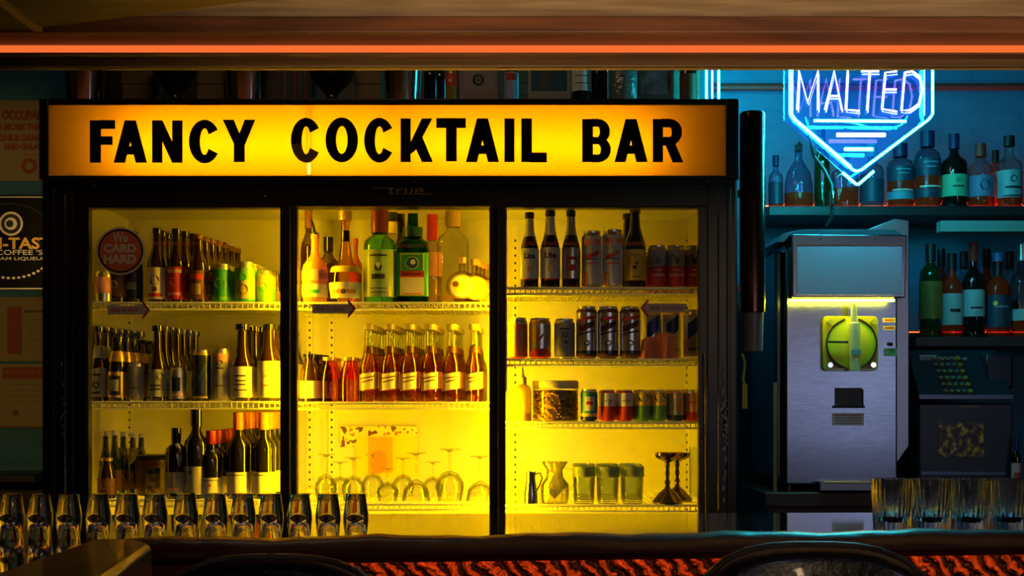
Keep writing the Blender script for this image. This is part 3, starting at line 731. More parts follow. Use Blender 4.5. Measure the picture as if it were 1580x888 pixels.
bottle(586, z, 318, 25, dF, 'spirit', g_green, name='liqueur_bottle', label='wide light green bottle with a portrait label, middle top shelf', cap=(.72, 1.0, mat('dark_red_cap', (.16, .02, .01), .3), 1.2),
       labels=[(.06, .54, glass('frost_label', (.6, .75, .5), (.5, .6, .4), 2, base=.05, body=(.45, .5, .35), bodyf=.6), [('d', 0, .36, .24, ink), ('d', 0, .385, .14, cream), ('b', .42, .24, .29, ink), ('b', .5, .10, .11, ink), ('b', .5, .14, .15, ink), ('b', .55, .47, .49, ink)])])
bottle(606, z, 328, 18, dF+.13, 'tall', g_clear, name='liqueur_bottle', label='clear bottle with black cap and cream collar between two green bottles', cap=(.92, 1, ink, 1.2), neck=(.78, .9, cream), labels=[(.2, .6, cream, [])])
def jlab(t, r, H): pass
bottle(637, z, 322, 25, dF, 'spirit', g_dgreen, name='liqueur_bottle', sq=5, flat=.55, label='square dark green bottle with round blue crest label, middle top shelf', cap=(.70, .80, mat('green_cap', (.01, .05, .02), .35), 1.2), liq=(.5, g_dgreen),
       labels=[(.07, .53, greenp, [('b', .74, .08, .52, yel), ('b', .66, .09, .51, cream), ('b', .66, .33, .51, greenp), ('d', 0, .42, .40, yel), ('d', 0, .42, .36, blue), ('d', .05, .43, .16, paper), ('b', .74, .27, .335, redm), ('t', 'Jägermeister', .62, .282, .322, navy), ('b', .6, .09, .10, redm)])])
bottle(619, z, 330, 13, dF+.14, 'wine', bblack, name='liqueur_bottle', label='black capsule bottle peeking out left of the square green bottle', cap=(.8, 1, bblack, 1.1))
bottle(667, z, 331, 15, dF+.10, 'spirit', glass('rose_glass', (.9, .78, .62), (.4, .3, .2), 1.6, base=.05, body=(.6, .45, .35), bodyf=.3), name='liqueur_bottle', label='bottle with tall red cap and pale body right of square green bottle', cap=(.72, 1, redcap, 1.25), labels=[(.32, .58, pink, [])])
bottle(699, z, 326, 24, dF+.075, 'tall', g_clear, name='liqueur_bottle', sq=5, flat=.6, label='clear square shouldered bottle with tan cap, middle top shelf', cap=(.83, 1, mat('tan_cork', (.5, .33, .12), .5), 1.3), labels=[(.05, .10, gold, [])], neck=None)
def ringbottle(px, d, label, first=None):
    t = thing('round_flask', (X(px, d), d, z), label, 'bottle', 'round ring flasks')
    R = 24/F*d; m = MB()
    prof = [(R*.75, -.020), (R, -.012), (R*1.02, 0), (R, .012), (R*.75, .020)]
    ring = []
    n = 28
    for k, (a, b) in enumerate(prof):
        ring.append([(a*math.cos(2*PI*i/n), b, R*1.05+a*math.sin(2*PI*i/n)) for i in range(n)])
    vs = [p for r_ in ring for p in r_]; fs = []
    for k in range(len(prof)-1):
        for i in range(n): fs.append((k*n+i, k*n+(i+1) % n, (k+1)*n+(i+1) % n, (k+1)*n+i))
    fs += [tuple(range(n))[::-1], tuple(range((len(prof)-1)*n, len(prof)*n))]
    m.add(vs, fs, glass('flask_glass', (.95, .88, .55), (.35, .25, .05), 1.3, base=.08)); m.lathe([(.010, 2.0*R), (.009, 2.6*R), (0, 2.6*R)], MATS['flask_glass'])
    m.box(-R*.5, R*.5, -.016, .016, 0, .012, MATS['flask_glass']); m.build('glass_body', t)
    m = MB(); m.disc(0, R*1.05, R*.8, R*.8, -.0206, gold, n=24); m.disc(0, R*1.05, R*.72, R*.72, -.0210, cream, n=24); m.disc(-R*.1, R*1.0, R*.40, R*.36, -.0214, yel, n=12); m.disc(-R*.4, R*1.2, R*.22, R*.2, -.0216, brownp, n=9); m.build('label', t)
    m = MB(); m.lathe([(.012, 2.55*R), (.013, 2.95*R), (0, 3.0*R)], gold, seg=12); m.build('cap', t)
    return t
rb = ringbottle(713, dF-.012, 'round flask with circular gold label, front one, middle top shelf')
for k in range(1, 5): dup(rb, (rb.location.x+.026+.010*k, rb.location.y+.052*k, z), 'round flask with circular gold label, %s back in its row, middle top shelf' % ORD[k])
# ---- middle door, middle shelf
z = ZM[1]
t = bottle(478, z, 546, 15, dF, 'cone', bbrown, name='beer_bottle', label='short dark bottle with white label, leftmost on the middle shelf of middle door', cap=(.93, 1, bblack, 1.1), labels=[(.08, .44, paper, [])])
row(t, 3, 'short dark bottle with white label, %s back, left end, middle door', 'short white label bottles', .064, .03, .010)
for i, px in enumerate((508, 539)):
    t = bottle(px, z, 551, 15.5, dF, 'cone', g_amber, name='soda_bottle', label='small amber bottle with ribbed neck, %s one, middle shelf' % ('left' if i == 0 else 'right'), liq=(.52, g_ambliq), cap=(.93, 1, gold, 1.1))
    row(t, 3, 'small amber bottle behind the %s ribbed one, %%s back, middle shelf' % ('left' if i == 0 else 'right'), 'small amber bottles', .064, .03)
amb = None
PR['clearneck'] = PR['long']
for i, px in enumerate((569, 601, 632, 664, 697)):
    nm = 'clear neck amber bottle with tilted cream label, %s from left in front row' % ORD[i]
    if amb is None:
        def tilt(t, r, H):
            m = MB(); R = r+.0012; vs = []; n = 10
            for k in range(n+1):
                xx = (-1.25+2.3*k/n)*r; zz = (.14+.04*k/n)*H
                for q in (0, .21*H): vs.append((R*math.sin(xx/R), -R*math.cos(xx/R), zz+q))
            m.add(vs, [(2*k, 2*k+2, 2*k+3, 2*k+1) for k in range(n)], cream)
            for lo, hi, zz in ((-.9, .8, .29), (-.7, .6, .245)):
                q = []
                for k in range(n+1):
                    xx = (lo+(hi-lo)*k/n)*r; q += [((R+.0004)*math.sin(xx/R), -(R+.0004)*math.cos(xx/R), zz*H+b+.017*H*k/n*2) for b in (0, .018*H)]
                m.add(q, [(2*k, 2*k+2, 2*k+3, 2*k+1) for k in range(n)], brownp)
            m.build('label', t)
        amb = bottle(px, z, 500, 14.3, dF, 'clearneck', g_clear, name='beer_bottle', label=nm, group='amber clear neck bottles', liq=(.70, g_ambliq), cap=(.93, 1.0, mat('pale_cap', (.35, .30, .15), .4), 1.1), extra=tilt)
        MBs = MB(); H = Z(500, dF)-z; r = 14.3/F*dF; p = [(a*r, b*H) for a, b in PR['clearneck']]
        MBs.lathe([(interp(p, q*H)+.0008, q*H) for q in (.63, .68, .72)], mat('amber_neck_foil', (.10, .03, .01), .3), seg=14); MBs.build('neck_label', amb)
        first = amb
    else: first = dup(amb, (X(px, dF), dF, z), nm)
    for k in range(1, 6):
        dup(amb, (X(px, dF)+.002*k, dF+k*.060, z), 'clear neck amber bottle, %s column from left, %s back in it' % (ORD[i], ORD[k]))
t0 = dup(amb, (X(732, dF), dF, z), 'brightly lit clear neck amber bottle beside the right mullion of middle door')
for k in range(1, 6): dup(amb, (X(732, dF)+.001*k, dF+k*.060, z), 'clear neck amber bottle by the right mullion, %s back in its row' % ORD[k])
# ---- middle door, bottom shelf: stemware, mostly upside down
z = ZM[2]
for px, top, hw, d, up, kd, lb in (
    (503, 700, 17, 3.76, False, 'wine', 'upside-down wine glass at far left of bottom middle shelf'),
    (545, 705, 18, 3.78, False, 'wine', 'upside-down wine glass second from left, bottom middle shelf'),
    (575, 700, 17, 3.90, False, 'wine', 'upside-down wine glass before the orange poster figure'),
    (598, 722, 17, 3.77, False, 'wine', 'short upside-down wine glass in middle of bottom middle shelf'),
    (642, 698, 22, 3.78, False, 'coupe', 'upside-down coupe glass with wide foot up, centre of bottom middle shelf'),
    (622, 706, 17, 3.93, False, 'wine', 'upside-down wine glass behind the wide footed coupe'),
    (694, 692, 22, 3.78, False, 'wine', 'large upside-down wine glass, second from right, bottom middle shelf'),
    (668, 712, 16, 3.93, False, 'wine', 'upside-down wine glass in back between coupe and large wine glass'),
    (741, 703, 22, 3.78, False, 'coupe', 'upside-down coupe glass at far right of bottom middle shelf'),
    (525, 712, 17, 3.95, False, 'wine', 'upside-down wine glass in back row at left, bottom middle shelf')):
    stemglass(px, z, top, hw, d, lb, up=up, kind=kd, gm=g_clear)

# ---- right door, top shelf
z = ZR[0]; dF = 3.73
lite = [('t', 'Lite', .62, .38, .46, navy), ('d', 0, .25, .3, gold), ('b', .7, .10, .12, redm)]
bottle(817, z, 328, 14, dF, 'beer', bbrown, name='beer_bottle', label='brown bottle with bright white Lite label, first from left, right door', group='white label bottles behind the right door', cap=(.93, 1, ink, 1.15), labels=[(.12, .52, paper, lite), ], neck=(.68, .92, paper))
bottle(849, z, 325, 15, dF, 'beer', bbrown, name='beer_bottle', label='brown bottle with white Lite label, second from left, right door', group='white label bottles behind the right door', cap=(.93, 1, ink, 1.15), labels=[(.12, .52, paper, lite)], neck=(.68, .92, paper))
bottle(881, z, 325, 14, dF, 'beer', bbrown, name='beer_bottle', label='brown bottle with silver and red label, third from left, right door', group='white label bottles behind the right door', cap=(.93, 1, ink, 1.15), labels=[(.12, .52, silver, [('b', .6, .36, .40, redm), ('b', .5, .22, .30, redm)])], neck=(.68, .92, silver))
tall = [('s', -.7, .52, .7, .62, .04, redm), ('s', -.6, .50, .6, .50, .008, ink), ('s', -.9, .80, -.3, .80, .05, orange), ('s', .3, .8, .9, .8, .05, orange), ('s', -.6, .42, .6, .42, .012, orange), ('s', -.9, .15, -.5, .15, .12, orange)]
can(913, z, 357, 15.5, dF, [(-1, grey_l), (.06, paper), (.9, silver)], label='tall white can with faded red script, left of pair, top right shelf', gfx=tall)
can(945, z, 355, 16, dF, [(-1, silver), (.06, paper), (.9, silver)], label='tall white can with orange accents, right of pair, top right shelf', gfx=tall)
bottle(968, z, 330, 14, dF+.09, 'beer', bbrown, name='beer_bottle', label='brown bottle directly behind the yellow label bottle', cap=(.93, 1, ink, 1.15))
bottle(980, z, 320, 16.5, dF, 'beer', bbrown, name='beer_bottle', label='brown bottle with plain yellow label and black bird print, top right shelf', cap=(.93, 1, brownp, 1.15), labels=[(.09, .47, yel, [('d', -.15, .25, .18, ink), ('d', .05, .30, .13, ink), ('b', .5, .40, .41, brownp), ('b', .5, .13, .14, brownp)])])
pbr = [('d', 0, .78, .5, .8, blue), ('d', 0, .62, .3, 1, navy), ('s', -.5, .42, .5, .42, .01, paper), ('s', -.8, .3, .8, .3, .03, pink)]
for i, (px, hw) in enumerate(((1014, 14), (1043, 14.5), (1070, 12.5))):
    c = can(px, z, 379, hw, dF, [(-1, redm), (.50, grey_l), (.90, silver)], label='red and white can with blue crest, %s from left of three, top right shelf' % ORD[i], group='red white cans top right shelf', gfx=pbr)
    row(c, 4, 'red and white can, column %d, %%s back, top right shelf' % (i+1), 'red white cans top right shelf', .0545, .027)
# ---- right door, second shelf
z = ZR[1]
can(799, z, 490, 15, dF, [(-1, redm), (.05, orange), (.85, silver)], label='overlit red can at far left of second right shelf', gfx=[('s', -.6, .5, .6, .5, .2, pink)])
can(833, z, 491, 17, dF, [(-1, redm), (.18, silver), (.85, gold)], label='silver can with gold left side and red base, second right shelf', gfx=[('s', -.9, .6, -.3, .6, .16, gold), ('s', -.9, .2, .9, .2, .05, redm), ('s', -.3, .4, .3, .6, .04, redm)])
can(871, z, 492, 16, dF, [(-1, silver), (.04, grey_l), (.88, silver)], label='silver can with blue round crest left of tall script cans', gfx=[('d', .05, .60, .30, 1, blue), ('s', -.5, .75, .5, .75, .02, blue), ('d', .1, .42, .2, 1, navy)])
for i, px in enumerate((905, 938, 972)):
    can(px, z, 473, 16.3, dF, [(-1, brownp), (.10, darkcan), (.16, silver), (.88, brownp), (.95, silver)], label='tall silver can with dark slanted script, %s of three, second right shelf' % ORD[i], group='tall silver script cans',
        gfx=[('s', -.8, .56, .8, .68, .055, mat('maroon_print', (.16, .02, .03), .4)), ('s', -.35, .53, .05, .74, .035, ink), ('s', .15, .60, .6, .72, .02, navy), ('d', 0, .30, .28, 1, ink), ('d', 0, .30, .17, 1, silver), ('s', -.9, .46, .9, .54, .015, ink), ('s', -.9, .74, .9, .80, .03, redm)])
for i, px in enumerate((1006, 1036, 1069)):
    can(px, z, 478, 14.5, dF+(.0 if i == 2 else .05), [(-1, silver), (.1, silver), (.35, silver), (.9, gold)], label='blue and silver can with gold edge, %s from left, second right shelf' % ORD[i], group='blue silver cans', gfx=[('s', -.7, .55, .7, .75, .16, blue), ('s', -.6, .2, .6, .2, .02, blue)])
# two rounded orange lumps
m = MB(); 
def blob(cx, cz, r, h, ph):
    p = [(0, 0), (r*1.15, 0), (r*1.05, h*.25), (r, h*.6), (r*.92, h*.86), (r*.5, h*.98), (0, h)]
    m.lathe(p, mat('orange_matte', (.95, .30, .12), .6, bump=(25, .6)), (cx, 0, cz), seg=22, flute=(7, .06))
s_ = dF/F
blob(-13*s_, 0, 14*s_, 34*s_, 0); blob(11*s_, 0, 17*s_, 41*s_, 1)
t = m.build('orange_mass'); t.location = (X(1017, SF+.012), SF+.03, ZR[1]); tag(t, 'lumpy orange mass at the front of the second right shelf', 'bag')
# ---- right door, third shelf
z = ZR[2]
sqb = glass('yellow_plastic', (.95, .85, .35), (.8, .6, .1), 2, base=.05, rough=.2, body=(.62, .50, .08), bodyf=.6)
t = thing('squeeze_bottle', (X(805, dF), dF, z), 'yellow squeeze bottle with pointed tip, left end of third right shelf', 'bottle')
r = 15/F*dF; H = Z(565, dF)-z
m = MB(); m.lathe([(0, 0), (r*.95, 0), (r, .02*H), (r, .55*H), (.85*r, .63*H), (.45*r, .68*H)], sqb, seg=20, bands=[(-1, mat('orange_syrup', (.9, .45, .05), .3)), (.14*H, sqb)]); m.build('bottle_body', t)
m = MB(); m.lathe([(.5*r, .66*H), (.5*r, .80*H), (.28*r, .83*H), (.12*r, 1.0*H), (0, 1.0*H)], cream, seg=16); m.build('nozzle', t)
olv = mat('olive_mix', (.50, .30, .05), .4, noise=(55, (.12, .05, .01)))
t = thing('snack_jar', (X(857, dF+.04), dF+.04, z), 'wide clear jar full of brown nuts with cream lid, third right shelf', 'jar')
d_ = dF+.04; r = 35/F*d_; H = Z(587, d_)-z
m = MB(); m.lathe([(0, .002), (.93*r, .002), (.95*r, .76*H), (0, .78*H)], olv, seg=24); m.build('nuts', t)
nutm = [mat('nut_light', (.75, .48, .12), .5), mat('nut_dark', (.20, .08, .02), .5), mat('nut_mid', (.55, .27, .05), .5)]
m = MB()
for k in range(230):
    a = random.uniform(-PI, 0); zz = random.uniform(.04, .72)*H; q = random.uniform(.003, .0055)
    m.lathe([(0, -q*.8), (q*.8, -q*.4), (q, 0), (q*.7, q*.5), (0, q*.8)], random.choice(nutm), (math.cos(a)*.945*r, math.sin(a)*.945*r, zz), seg=7)
ob = m.build('nut_layer', t); ob['kind'] = 'stuff'
m = MB(); m.lathe([(0, 0), (.98*r, 0), (r, .02*H), (r, .80*H), (.96*r, .82*H)], g_clear, seg=28); m.build('jar_body', t)
m = MB(); m.lathe([(.97*r, .81*H), (1.02*r, .82*H), (1.02*r, .97*H), (.98*r, H), (0, H)], cream, seg=28); m.build('lid', t)
can(909, z, 600, 13, dF, [(-1, darkcan), (.15, yel), (.25, teal), (.85, limep), (.92, silver)], label='teal and white can with yellow band, right of the nut jar', gfx=[('s', -.6, .55, .6, .55, .22, paper), ('s', -.4, .57, .4, .57, .05, redm)])
for i, (px, bd, gf, lb) in enumerate((
    (938, [(-1, redm), (.48, paper), (.9, redm)], [('s', -.5, .65, .5, .65, .03, grey_l)], 'slim red and white can, left of pair, third right shelf'),
    (965, [(-1, redm), (.48, paper), (.9, redm)], [('s', -.5, .65, .5, .65, .03, grey_l)], 'slim red and white can, right of pair, third right shelf'),
    (992, [(-1, limep), (.5, yel)], [('d', 0, .76, .75, .8, navy)], 'slim yellow can with blue oval, left of pair, third right shelf'),
    (1017, [(-1, limep), (.5, yel)], [('d', 0, .76, .75, .8, navy)], 'slim yellow can with blue oval, right of pair, third right shelf'),
    (1044, [(-1, navy), (.2, grey_l), (.9, pink)], [('d', .1, .5, .45, 1.2, orange), ('s', -.6, .78, .6, .78, .03, pink)], 'slim pale can with orange patch near right end, third shelf'),
    (1068, [(-1, redm), (.3, pink), (.9, silver)], [('s', -.6, .6, .6, .6, .02, redm)], 'slim pink can at right end of third shelf'))):
    c = can(px, z, 601, 11.8, dF, bd, label=lb, gfx=gf, group='slim soda cans')
    row(c, 3, 'slim can behind the %s one from left, third right shelf, %%s back' % ORD[i], 'slim soda cans', .047, .023)
# ---- right door, bottom shelf
z = ZR[3]
t = thing('creamer_jug', (X(819, dF), dF, z), 'small polished steel jug with looped handle, bottom right shelf', 'jug')
r = 11/F*dF; H = Z(727, dF)-z
m = MB(); m.lathe([(0, 0), (r, 0), (r*.95, .3*H), (r*.62, .8*H), (r*.72, H), (r*.66, H), (r*.56, .8*H), (0, .7*H)], chrome, seg=20); m.build('jug_body', t)
m = MB(); m.tube([(r*.6, 0, H*.92), (r*1.3, 0, H*.96), (r*1.6, 0, H*.8), (r*1.2, 0, H*.55), (r*.8, 0, H*.4)], .0022, chrome, 8); m.build('handle', t)
t = thing('glass_pitcher', (X(856, dF+.01), dF+.01, z), 'cut glass pitcher right of the small steel jug', 'pitcher')
r = 22/F*dF; H = Z(712, dF)-z
m = MB(); m.lathe([(0, 0), (.9*r, 0), (r, .12*H), (r, .45*H), (.62*r, .62*H), (.55*r, .8*H), (.95*r, H), (.9*r, H), (.5*r, .8*H), (.56*r, .62*H), (.92*r, .43*H), (0, .1*H)], glass('cut_glass', (.85, .85, .7), (.12, .10, .02), 1.2, base=.10, bump=(120, 1)), seg=28, flute=(14, .07)); m.build('pitcher_body', t)
m = MB(); m.tube([(.6*r, 0, .85*H), (1.3*r, 0, .8*H), (1.4*r, 0, .5*H), (r, 0, .3*H)], .003, g_clear, 8); m.build('handle', t)
def tumbler(px, base_z, top, hw, d, gm, label, cat='glass', flute=None, rim=None, name='tumbler', group=None):
    t = thing(name, (X(px, d), d, base_z), label, cat, group); r = hw/F*d; H = Z(top, d)-base_z
    m = MB(); m.lathe([(0, 0), (.86*r, 0), (.9*r, .03*H), (.96*r, .6*H), (r, H), (.94*r, H), (.86*r, .6*H), (.80*r, .12*H), (0, .10*H)], gm, seg=28, flute=flute); m.build('glass_body', t)
    if rim: m = MB(); m.lathe([(1.0*r, .72*H), (1.03*r, .74*H), (1.03*r, .98*H), (1.0*r, H)], rim, seg=28); m.build('rim_band', t)
    return t
for i, px in enumerate((901, 938, 976)):
    t = tumbler(px, z, 719, 17.5, dF, g_clear, 'clear tumbler with green frosted rim, %s of three, bottom right shelf' % ORD[i], rim=g_frost, group='green rimmed tumblers')
    for k in (1, 2): dup(t, (t.location.x+.004*k, t.location.y+.076*k, z), 'green rimmed tumbler, %s column, %s back, bottom right shelf' % (ORD[i], ORD[k]))
brz = mat('dark_silver_cup', (.16, .11, .05), .16, .9)
for px, d, lb in ((1030, dF, 'dark metal goblet with wide rim, left of pair, bottom right shelf'), (1045, dF+.075, 'dark metal goblet behind and right of its twin')):
    t = thing('metal_goblet', (X(px, d), d, z), lb, 'goblet', 'dark metal goblets'); r = 20/F*d; H = Z(698, d)-z
    m = MB(); m.lathe([(0, 0), (1.15*r, 0), (1.2*r, .04*H), (.7*r, .20*H), (.25*r, .30*H), (.16*r, .36*H), (.24*r, .42*H), (.12*r, .50*H), (.19*r, .60*H), (.13*r, .68*H), (.20*r, .76*H), (.16*r, .80*H), (.45*r, .845*H), (.88*r, .90*H), (r, .96*H), (.97*r, H), (.85*r, .93*H), (0, .88*H)], brz, seg=26); m.build('goblet_body', t)
tumbler(1072, z, 688, 9, dF+.03, g_clear, 'tall narrow clear glass at right end of bottom right shelf', name='highball_glass')

# ------------------------------------------------------------------ things on top of the cooler
m = MB((-.4, 4.6, 2.0)); m.box(X(168, 4.55), X(1082, 4.55), 4.55, WY-.005, 1.9, 2.62, wood_d)
tag(m.build('wall_cover_board', bevel=.002), 'dark board added over the teal lit wall behind things on the cooler', 'board')  # added dark board, hides the wall that the neon turns bright teal
zt2 = zt
def top_item(px, d): return (X(px, d), d, zt2)
def bucket(px, hw, d, lb, name='steel_bucket'):
    t = thing(name, top_item(px, d), lb, 'bucket'); r = hw/F*d
    m = MB(); m.lathe([(0, 0), (.82*r, 0), (.84*r, .004), (r, .16), (1.03*r, .165), (.97*r, .165), (.8*r, .01), (0, .01)], mat('bucket_steel', (.45, .45, .48), .14, 1), seg=32); m.build('bucket_body', t)
    m = MB(); m.tube([(r*1.0*math.cos(2*PI*i/24), r*1.0*math.sin(2*PI*i/24), .152) for i in range(24)], .003, chrome, 6, True); m.build('rim_band', t)
bucket(133, 33, 3.80, 'tapered steel bucket at far left on top of the cooler')
bucket(381, 34, 3.80, 'tapered steel bucket standing left of the book row on the cooler')
bucket(622, 31, 3.80, 'steel bucket with bright streak near middle of the cooler top')
dgl = mat('dark_goblet', (.02, .015, .015), .12, coat=.5)
for px, lb in ((270, 'dark glass pedestal bowl between wooden blocks on the cooler, left one'), (512, 'dark glass pedestal bowl right of the books on the cooler')):
    t = thing('pedestal_bowl', top_item(px, 3.80), lb, 'bowl'); r = 36/F*3.8
    m = MB(); m.lathe([(0, 0), (r*.75, 0), (r*.7, .02), (r*.3, .045), (r*.22, .06), (r*.4, .075), (r*.9, .11), (r*1.0, .15), (r*.95, .15), (0, .09)], dgl, seg=28); m.build('bowl_body', t)
    m = MB(); m.lathe([(.008, .055), (.014, .062), (.008, .07)], chrome, seg=12); m.build('stem_collar', t)
wb = mat('wooden_block', (.20, .12, .03), .6, streak=(6, (.12, .07, .02), (1, 4, 12)))
for px0, px1, lb in ((188, 236, 'brown cardboard box on the cooler between bucket and left pedestal bowl'), (304, 346, 'brown cardboard box on the cooler right of the left pedestal bowl'), (548, 588, 'ribbed brown cardboard box left of the middle steel bucket')):
    d = 3.84; o2 = ((X(px0, d)+X(px1, d))/2, d+.05, zt2); t = thing('cardboard_box', o2, lb, 'box')
    m = MB(o2); m.box(X(px0, d), X(px1, d), d, d+.10, zt2, zt2+.12, wb); m.build('box_body', t, .003)
    m = MB(o2); m.box(X(px0, d)-.002, X(px1, d)+.002, d-.002, d+.102, zt2+.105, zt2+.165, wb); m.build('box_lid', t, .003)
bkc = [(.08, .01, .01), (.03, .02, .015), (.09, .04, .02), (.02, .02, .03), (.10, .015, .01), (.04, .02, .01)]
xx = X(420, 3.84)
for i in range(8):
    wd = (.013, .017, .012, .015, .014, .018, .012, .013)[i]; h = .15+.02*((i*5) % 3)/2
    o2 = (xx+wd/2, 3.90, zt2); t = thing('book', o2, 'dark book spine %s from left in the book row on the cooler' % ORD[i], 'book', 'dark books on top of the cooler')
    cm = mat('book_cover_%d' % (i % 6), bkc[i % 6], .5)
    m = MB(o2); m.box(xx, xx+.002, 3.84, 3.95, zt2, zt2+h, cm); m.box(xx+wd-.002, xx+wd, 3.84, 3.95, zt2, zt2+h, cm); m.box(xx, xx+wd, 3.838, 3.842, zt2, zt2+h, cm); m.build('cover', t)
    m = MB(o2); m.box(xx+.002, xx+wd-.002, 3.842, 3.948, zt2+.003, zt2+h-.003, cream); m.build('pages', t)
    xx += wd+.001
def topbottle(px, hw, d, gm, lb, lab=None, cap=bblack, prof='spirit', top=70, liq=None):
    bottle(px, zt2, top, hw, d, prof, gm, name='bottle', label=lb, cap=(.8, 1, cap, 1.2), labels=lab or [], liq=liq)
topbottle(664, 10, 3.86, bblack, 'slim black bottle right of the middle steel bucket on the cooler')
topbottle(679, 9, 3.90, bbrown, 'slim brown bottle left of the gold bottle on the cooler')
topbottle(697, 10, 3.83, mat('gold_bottle', (.45, .28, .04), .25, .4), 'gold bottle with red band left of the emblem card', [(.42, .60, redm, [('d', -.2, .5, .3, gold)])])
topbottle(789, 11, 3.83, bblack, 'bottle with white and red label right of the emblem card', [(.2, .62, mat('bluewhite', (.35, .38, .6), .5), [('b', .8, .5, .6, redm)])])
topbottle(897, 15, 3.83, bblack, 'black bottle with white ruled label on the cooler', [(.35, .68, paper, [('b', .8, .45, .46, ink), ('b', .8, .55, .56, ink)])], prof='tall')
topbottle(925, 13, 3.86, bblack, 'plain black bottle left of the cut glass decanter on the cooler', prof='tall')
d = 3.84
t = bottle(962, zt2, 70, 23, d, 'tall', glass('crystal', (.55, .55, .5), (.05, .05, .05), 1, base=.15, bump=(80, 1), body=(.4, .4, .4), bodyf=.3), name='decanter', label='cut glass decanter on the cooler right of the plain black bottle', cap=(.86, 1, chrome, 1.2))
def picture(px0, px1, py1, lb, frm, face, ops, name='picture_frame', cat='picture', d=3.82):
    o2 = ((X(px0, d)+X(px1, d))/2, d+.02, zt2); t = thing(name, o2, lb, cat); zl = Z(py1, d); ztp = Z(92, d); xa, xb = X(px0, d), X(px1, d); w_ = .010
    m = MB(o2); m.box(xa, xb, d+.004, d+.02, zt2, ztp, frm); m.box(xa, xa+w_, d, d+.004, zt2, ztp, frm); m.box(xb-w_, xb, d, d+.004, zt2, ztp, frm); m.box(xa, xb, d, d+.004, ztp-w_, ztp, frm); m.box(xa, xb, d-.004, d+.004, zt2, zl+.004, frm); m.build('frame', t, .001)
    m = MB(o2); m.box(xa+w_, xb-w_, d+.002, d+.0042, zl+.004, ztp-w_, face)
    for op in ops: m.disc(X(op[0], d), Z(op[1], d), op[2], op[3], d+.0018-.0003*ops.index(op), op[4])
    m.build('picture', t)
picture(709, 768, 141, 'pale card with round black emblem standing on the cooler', mat('card_tan', (.32, .24, .22), .6), mat('card_tan2', (.36, .28, .25), .6), [(738, 123, .018, .018, ink), (738, 123, .008, .011, grey_l), (738, 123, .004, .008, ink)], 'emblem_card', 'card')
picture(815, 880, 143, 'grey framed blue picture standing on the cooler', grey_l, mat('blue_picture', (.03, .14, .25), .5, noise=(40, (.05, .10, .10))), [(840, 125, .012, .03, mat('pic_grey', (.12, .13, .12), .5))])
picture(985, 1040, 148, 'pink and brown printed tin standing on the cooler', mat('tin_brown', (.10, .05, .04), .5), mat('tin_print', (.30, .18, .22), .5, noise=(22, (.10, .04, .03))), [], 'printed_tin', 'tin')
topbottle(1062, 13, 3.85, bbrown, 'brown bottle at right end of the cooler top beside the neon tubes', [(.25, .6, brownp, [])], prof='tall')

# neon tubes right of the cooler top
tcy = emis('teal_neon', (.0055, .62, .62), NEON_E); tli = emis('lilac_neon', (.22, .18, 1), NEON_E*.16); tlb = emis('blue_neon', (.03, .06, 1), NEON_E*.2)
d = 4.35; o2 = (X(1100, d), d, Z(180, d)); t = thing('neon_sign', o2, 'three upright teal and blue neon tubes behind the right end of the cooler', 'neon sign')
for i, px in enumerate((1090, 1099, 1109)):
    m = MB(o2); m.tube([(X(px, d), d, Z(158, d)), (X(px, d), d, Z(40, d))], .0035, tlb if i == 1 else tcy, 8); m.build('neon_tube', t)
m = MB(o2); m.box(X(1084, d), X(1115, d), d+.012, WY-.02, Z(50, d), Z(56, d), steel_d); m.box(X(1084, d), X(1115, d), d+.012, WY, Z(160, d), Z(156, d), steel_d)
for px in (1090, 1099, 1109): m.box(X(px, d)-.002, X(px, d)+.002, d+.003, d+.014, Z(158, d), Z(156, d), steel_d)
m.build('bracket', t)

# ------------------------------------------------------------------ MALTED neon sign
d = 3.75; o2 = (X(1328, d), d, Z(285, d))
t = thing('neon_sign', o2, 'shield shaped teal neon sign reading MALTED in lilac tubes', 'neon sign')
def nt_(L, m_, dd=0, r=.0042, nm='neon_tube'):
    m = MB(o2); m.tube([(X(a, d), d+dd, Z(b, d)) for a, b in L], r, m_, 8); return m.build(nm, t)
nt_([(1219, 62), (1219, 176), (1225, 184), (1316, 262), (1322, 264), (1329, 262), (1433, 184), (1439, 176), (1439, 62)], tcy, 0, .0038, 'outline_tube')
nt_([(1226, 62), (1226, 172), (1232, 181), (1318, 254)], tcy, .03, .0020, 'outline_tube')
nt_([(1431, 62), (1431, 174)], tcy, .03, .0020, 'outline_tube')
nt_([(1219, 62), (1439, 62)], tcy, 0, .0042, 'outline_tube')
nt_([(1300, 266), (1321, 284), (1325, 284), (1348, 264)], tcy, 0, .0040, 'tip_tube')
nt_([(1256, 186), (1398, 187)], tcy, 0, .0042, 'bar_tube'); nt_([(1291, 208), (1366, 208)], tli, 0, .0058, 'bar_tube'); nt_([(1303, 230), (1347, 230)], tcy, 0, .0050, 'bar_tube')
nt_([(1310, 187), (1330, 192), (1350, 198), (1375, 198), (1392, 192), (1402, 178)], mat('neon_glass_lead', (.1, .5, .6), .2), .008, .0022, 'lead_tube')
yb2, yt2 = 170, 111
def LETTER(L, nm='letter_tube'):
    nt_(L, tli, 0, .0029, nm); 
    nt_([(a+6, b) for a, b in L], tlb, .035, .0020, 'letter_reflection')  # second glowing set of letters standing in for their reflection
LETTER([(1230, 169), (1233, 109), (1246, 158), (1262, 109), (1262, 169)])
LETTER([(1273, 169), (1287, 109), (1299, 169)]); LETTER([(1278, 148), (1294, 148)])
LETTER([(1308, 109), (1305, 169), (1326, 171)])
LETTER([(1329, 110), (1356, 110)]); LETTER([(1342, 110), (1338, 170)])
LETTER([(1384, 110), (1366, 112), (1361, 168), (1384, 172)]); LETTER([(1364, 138), (1383, 138)])
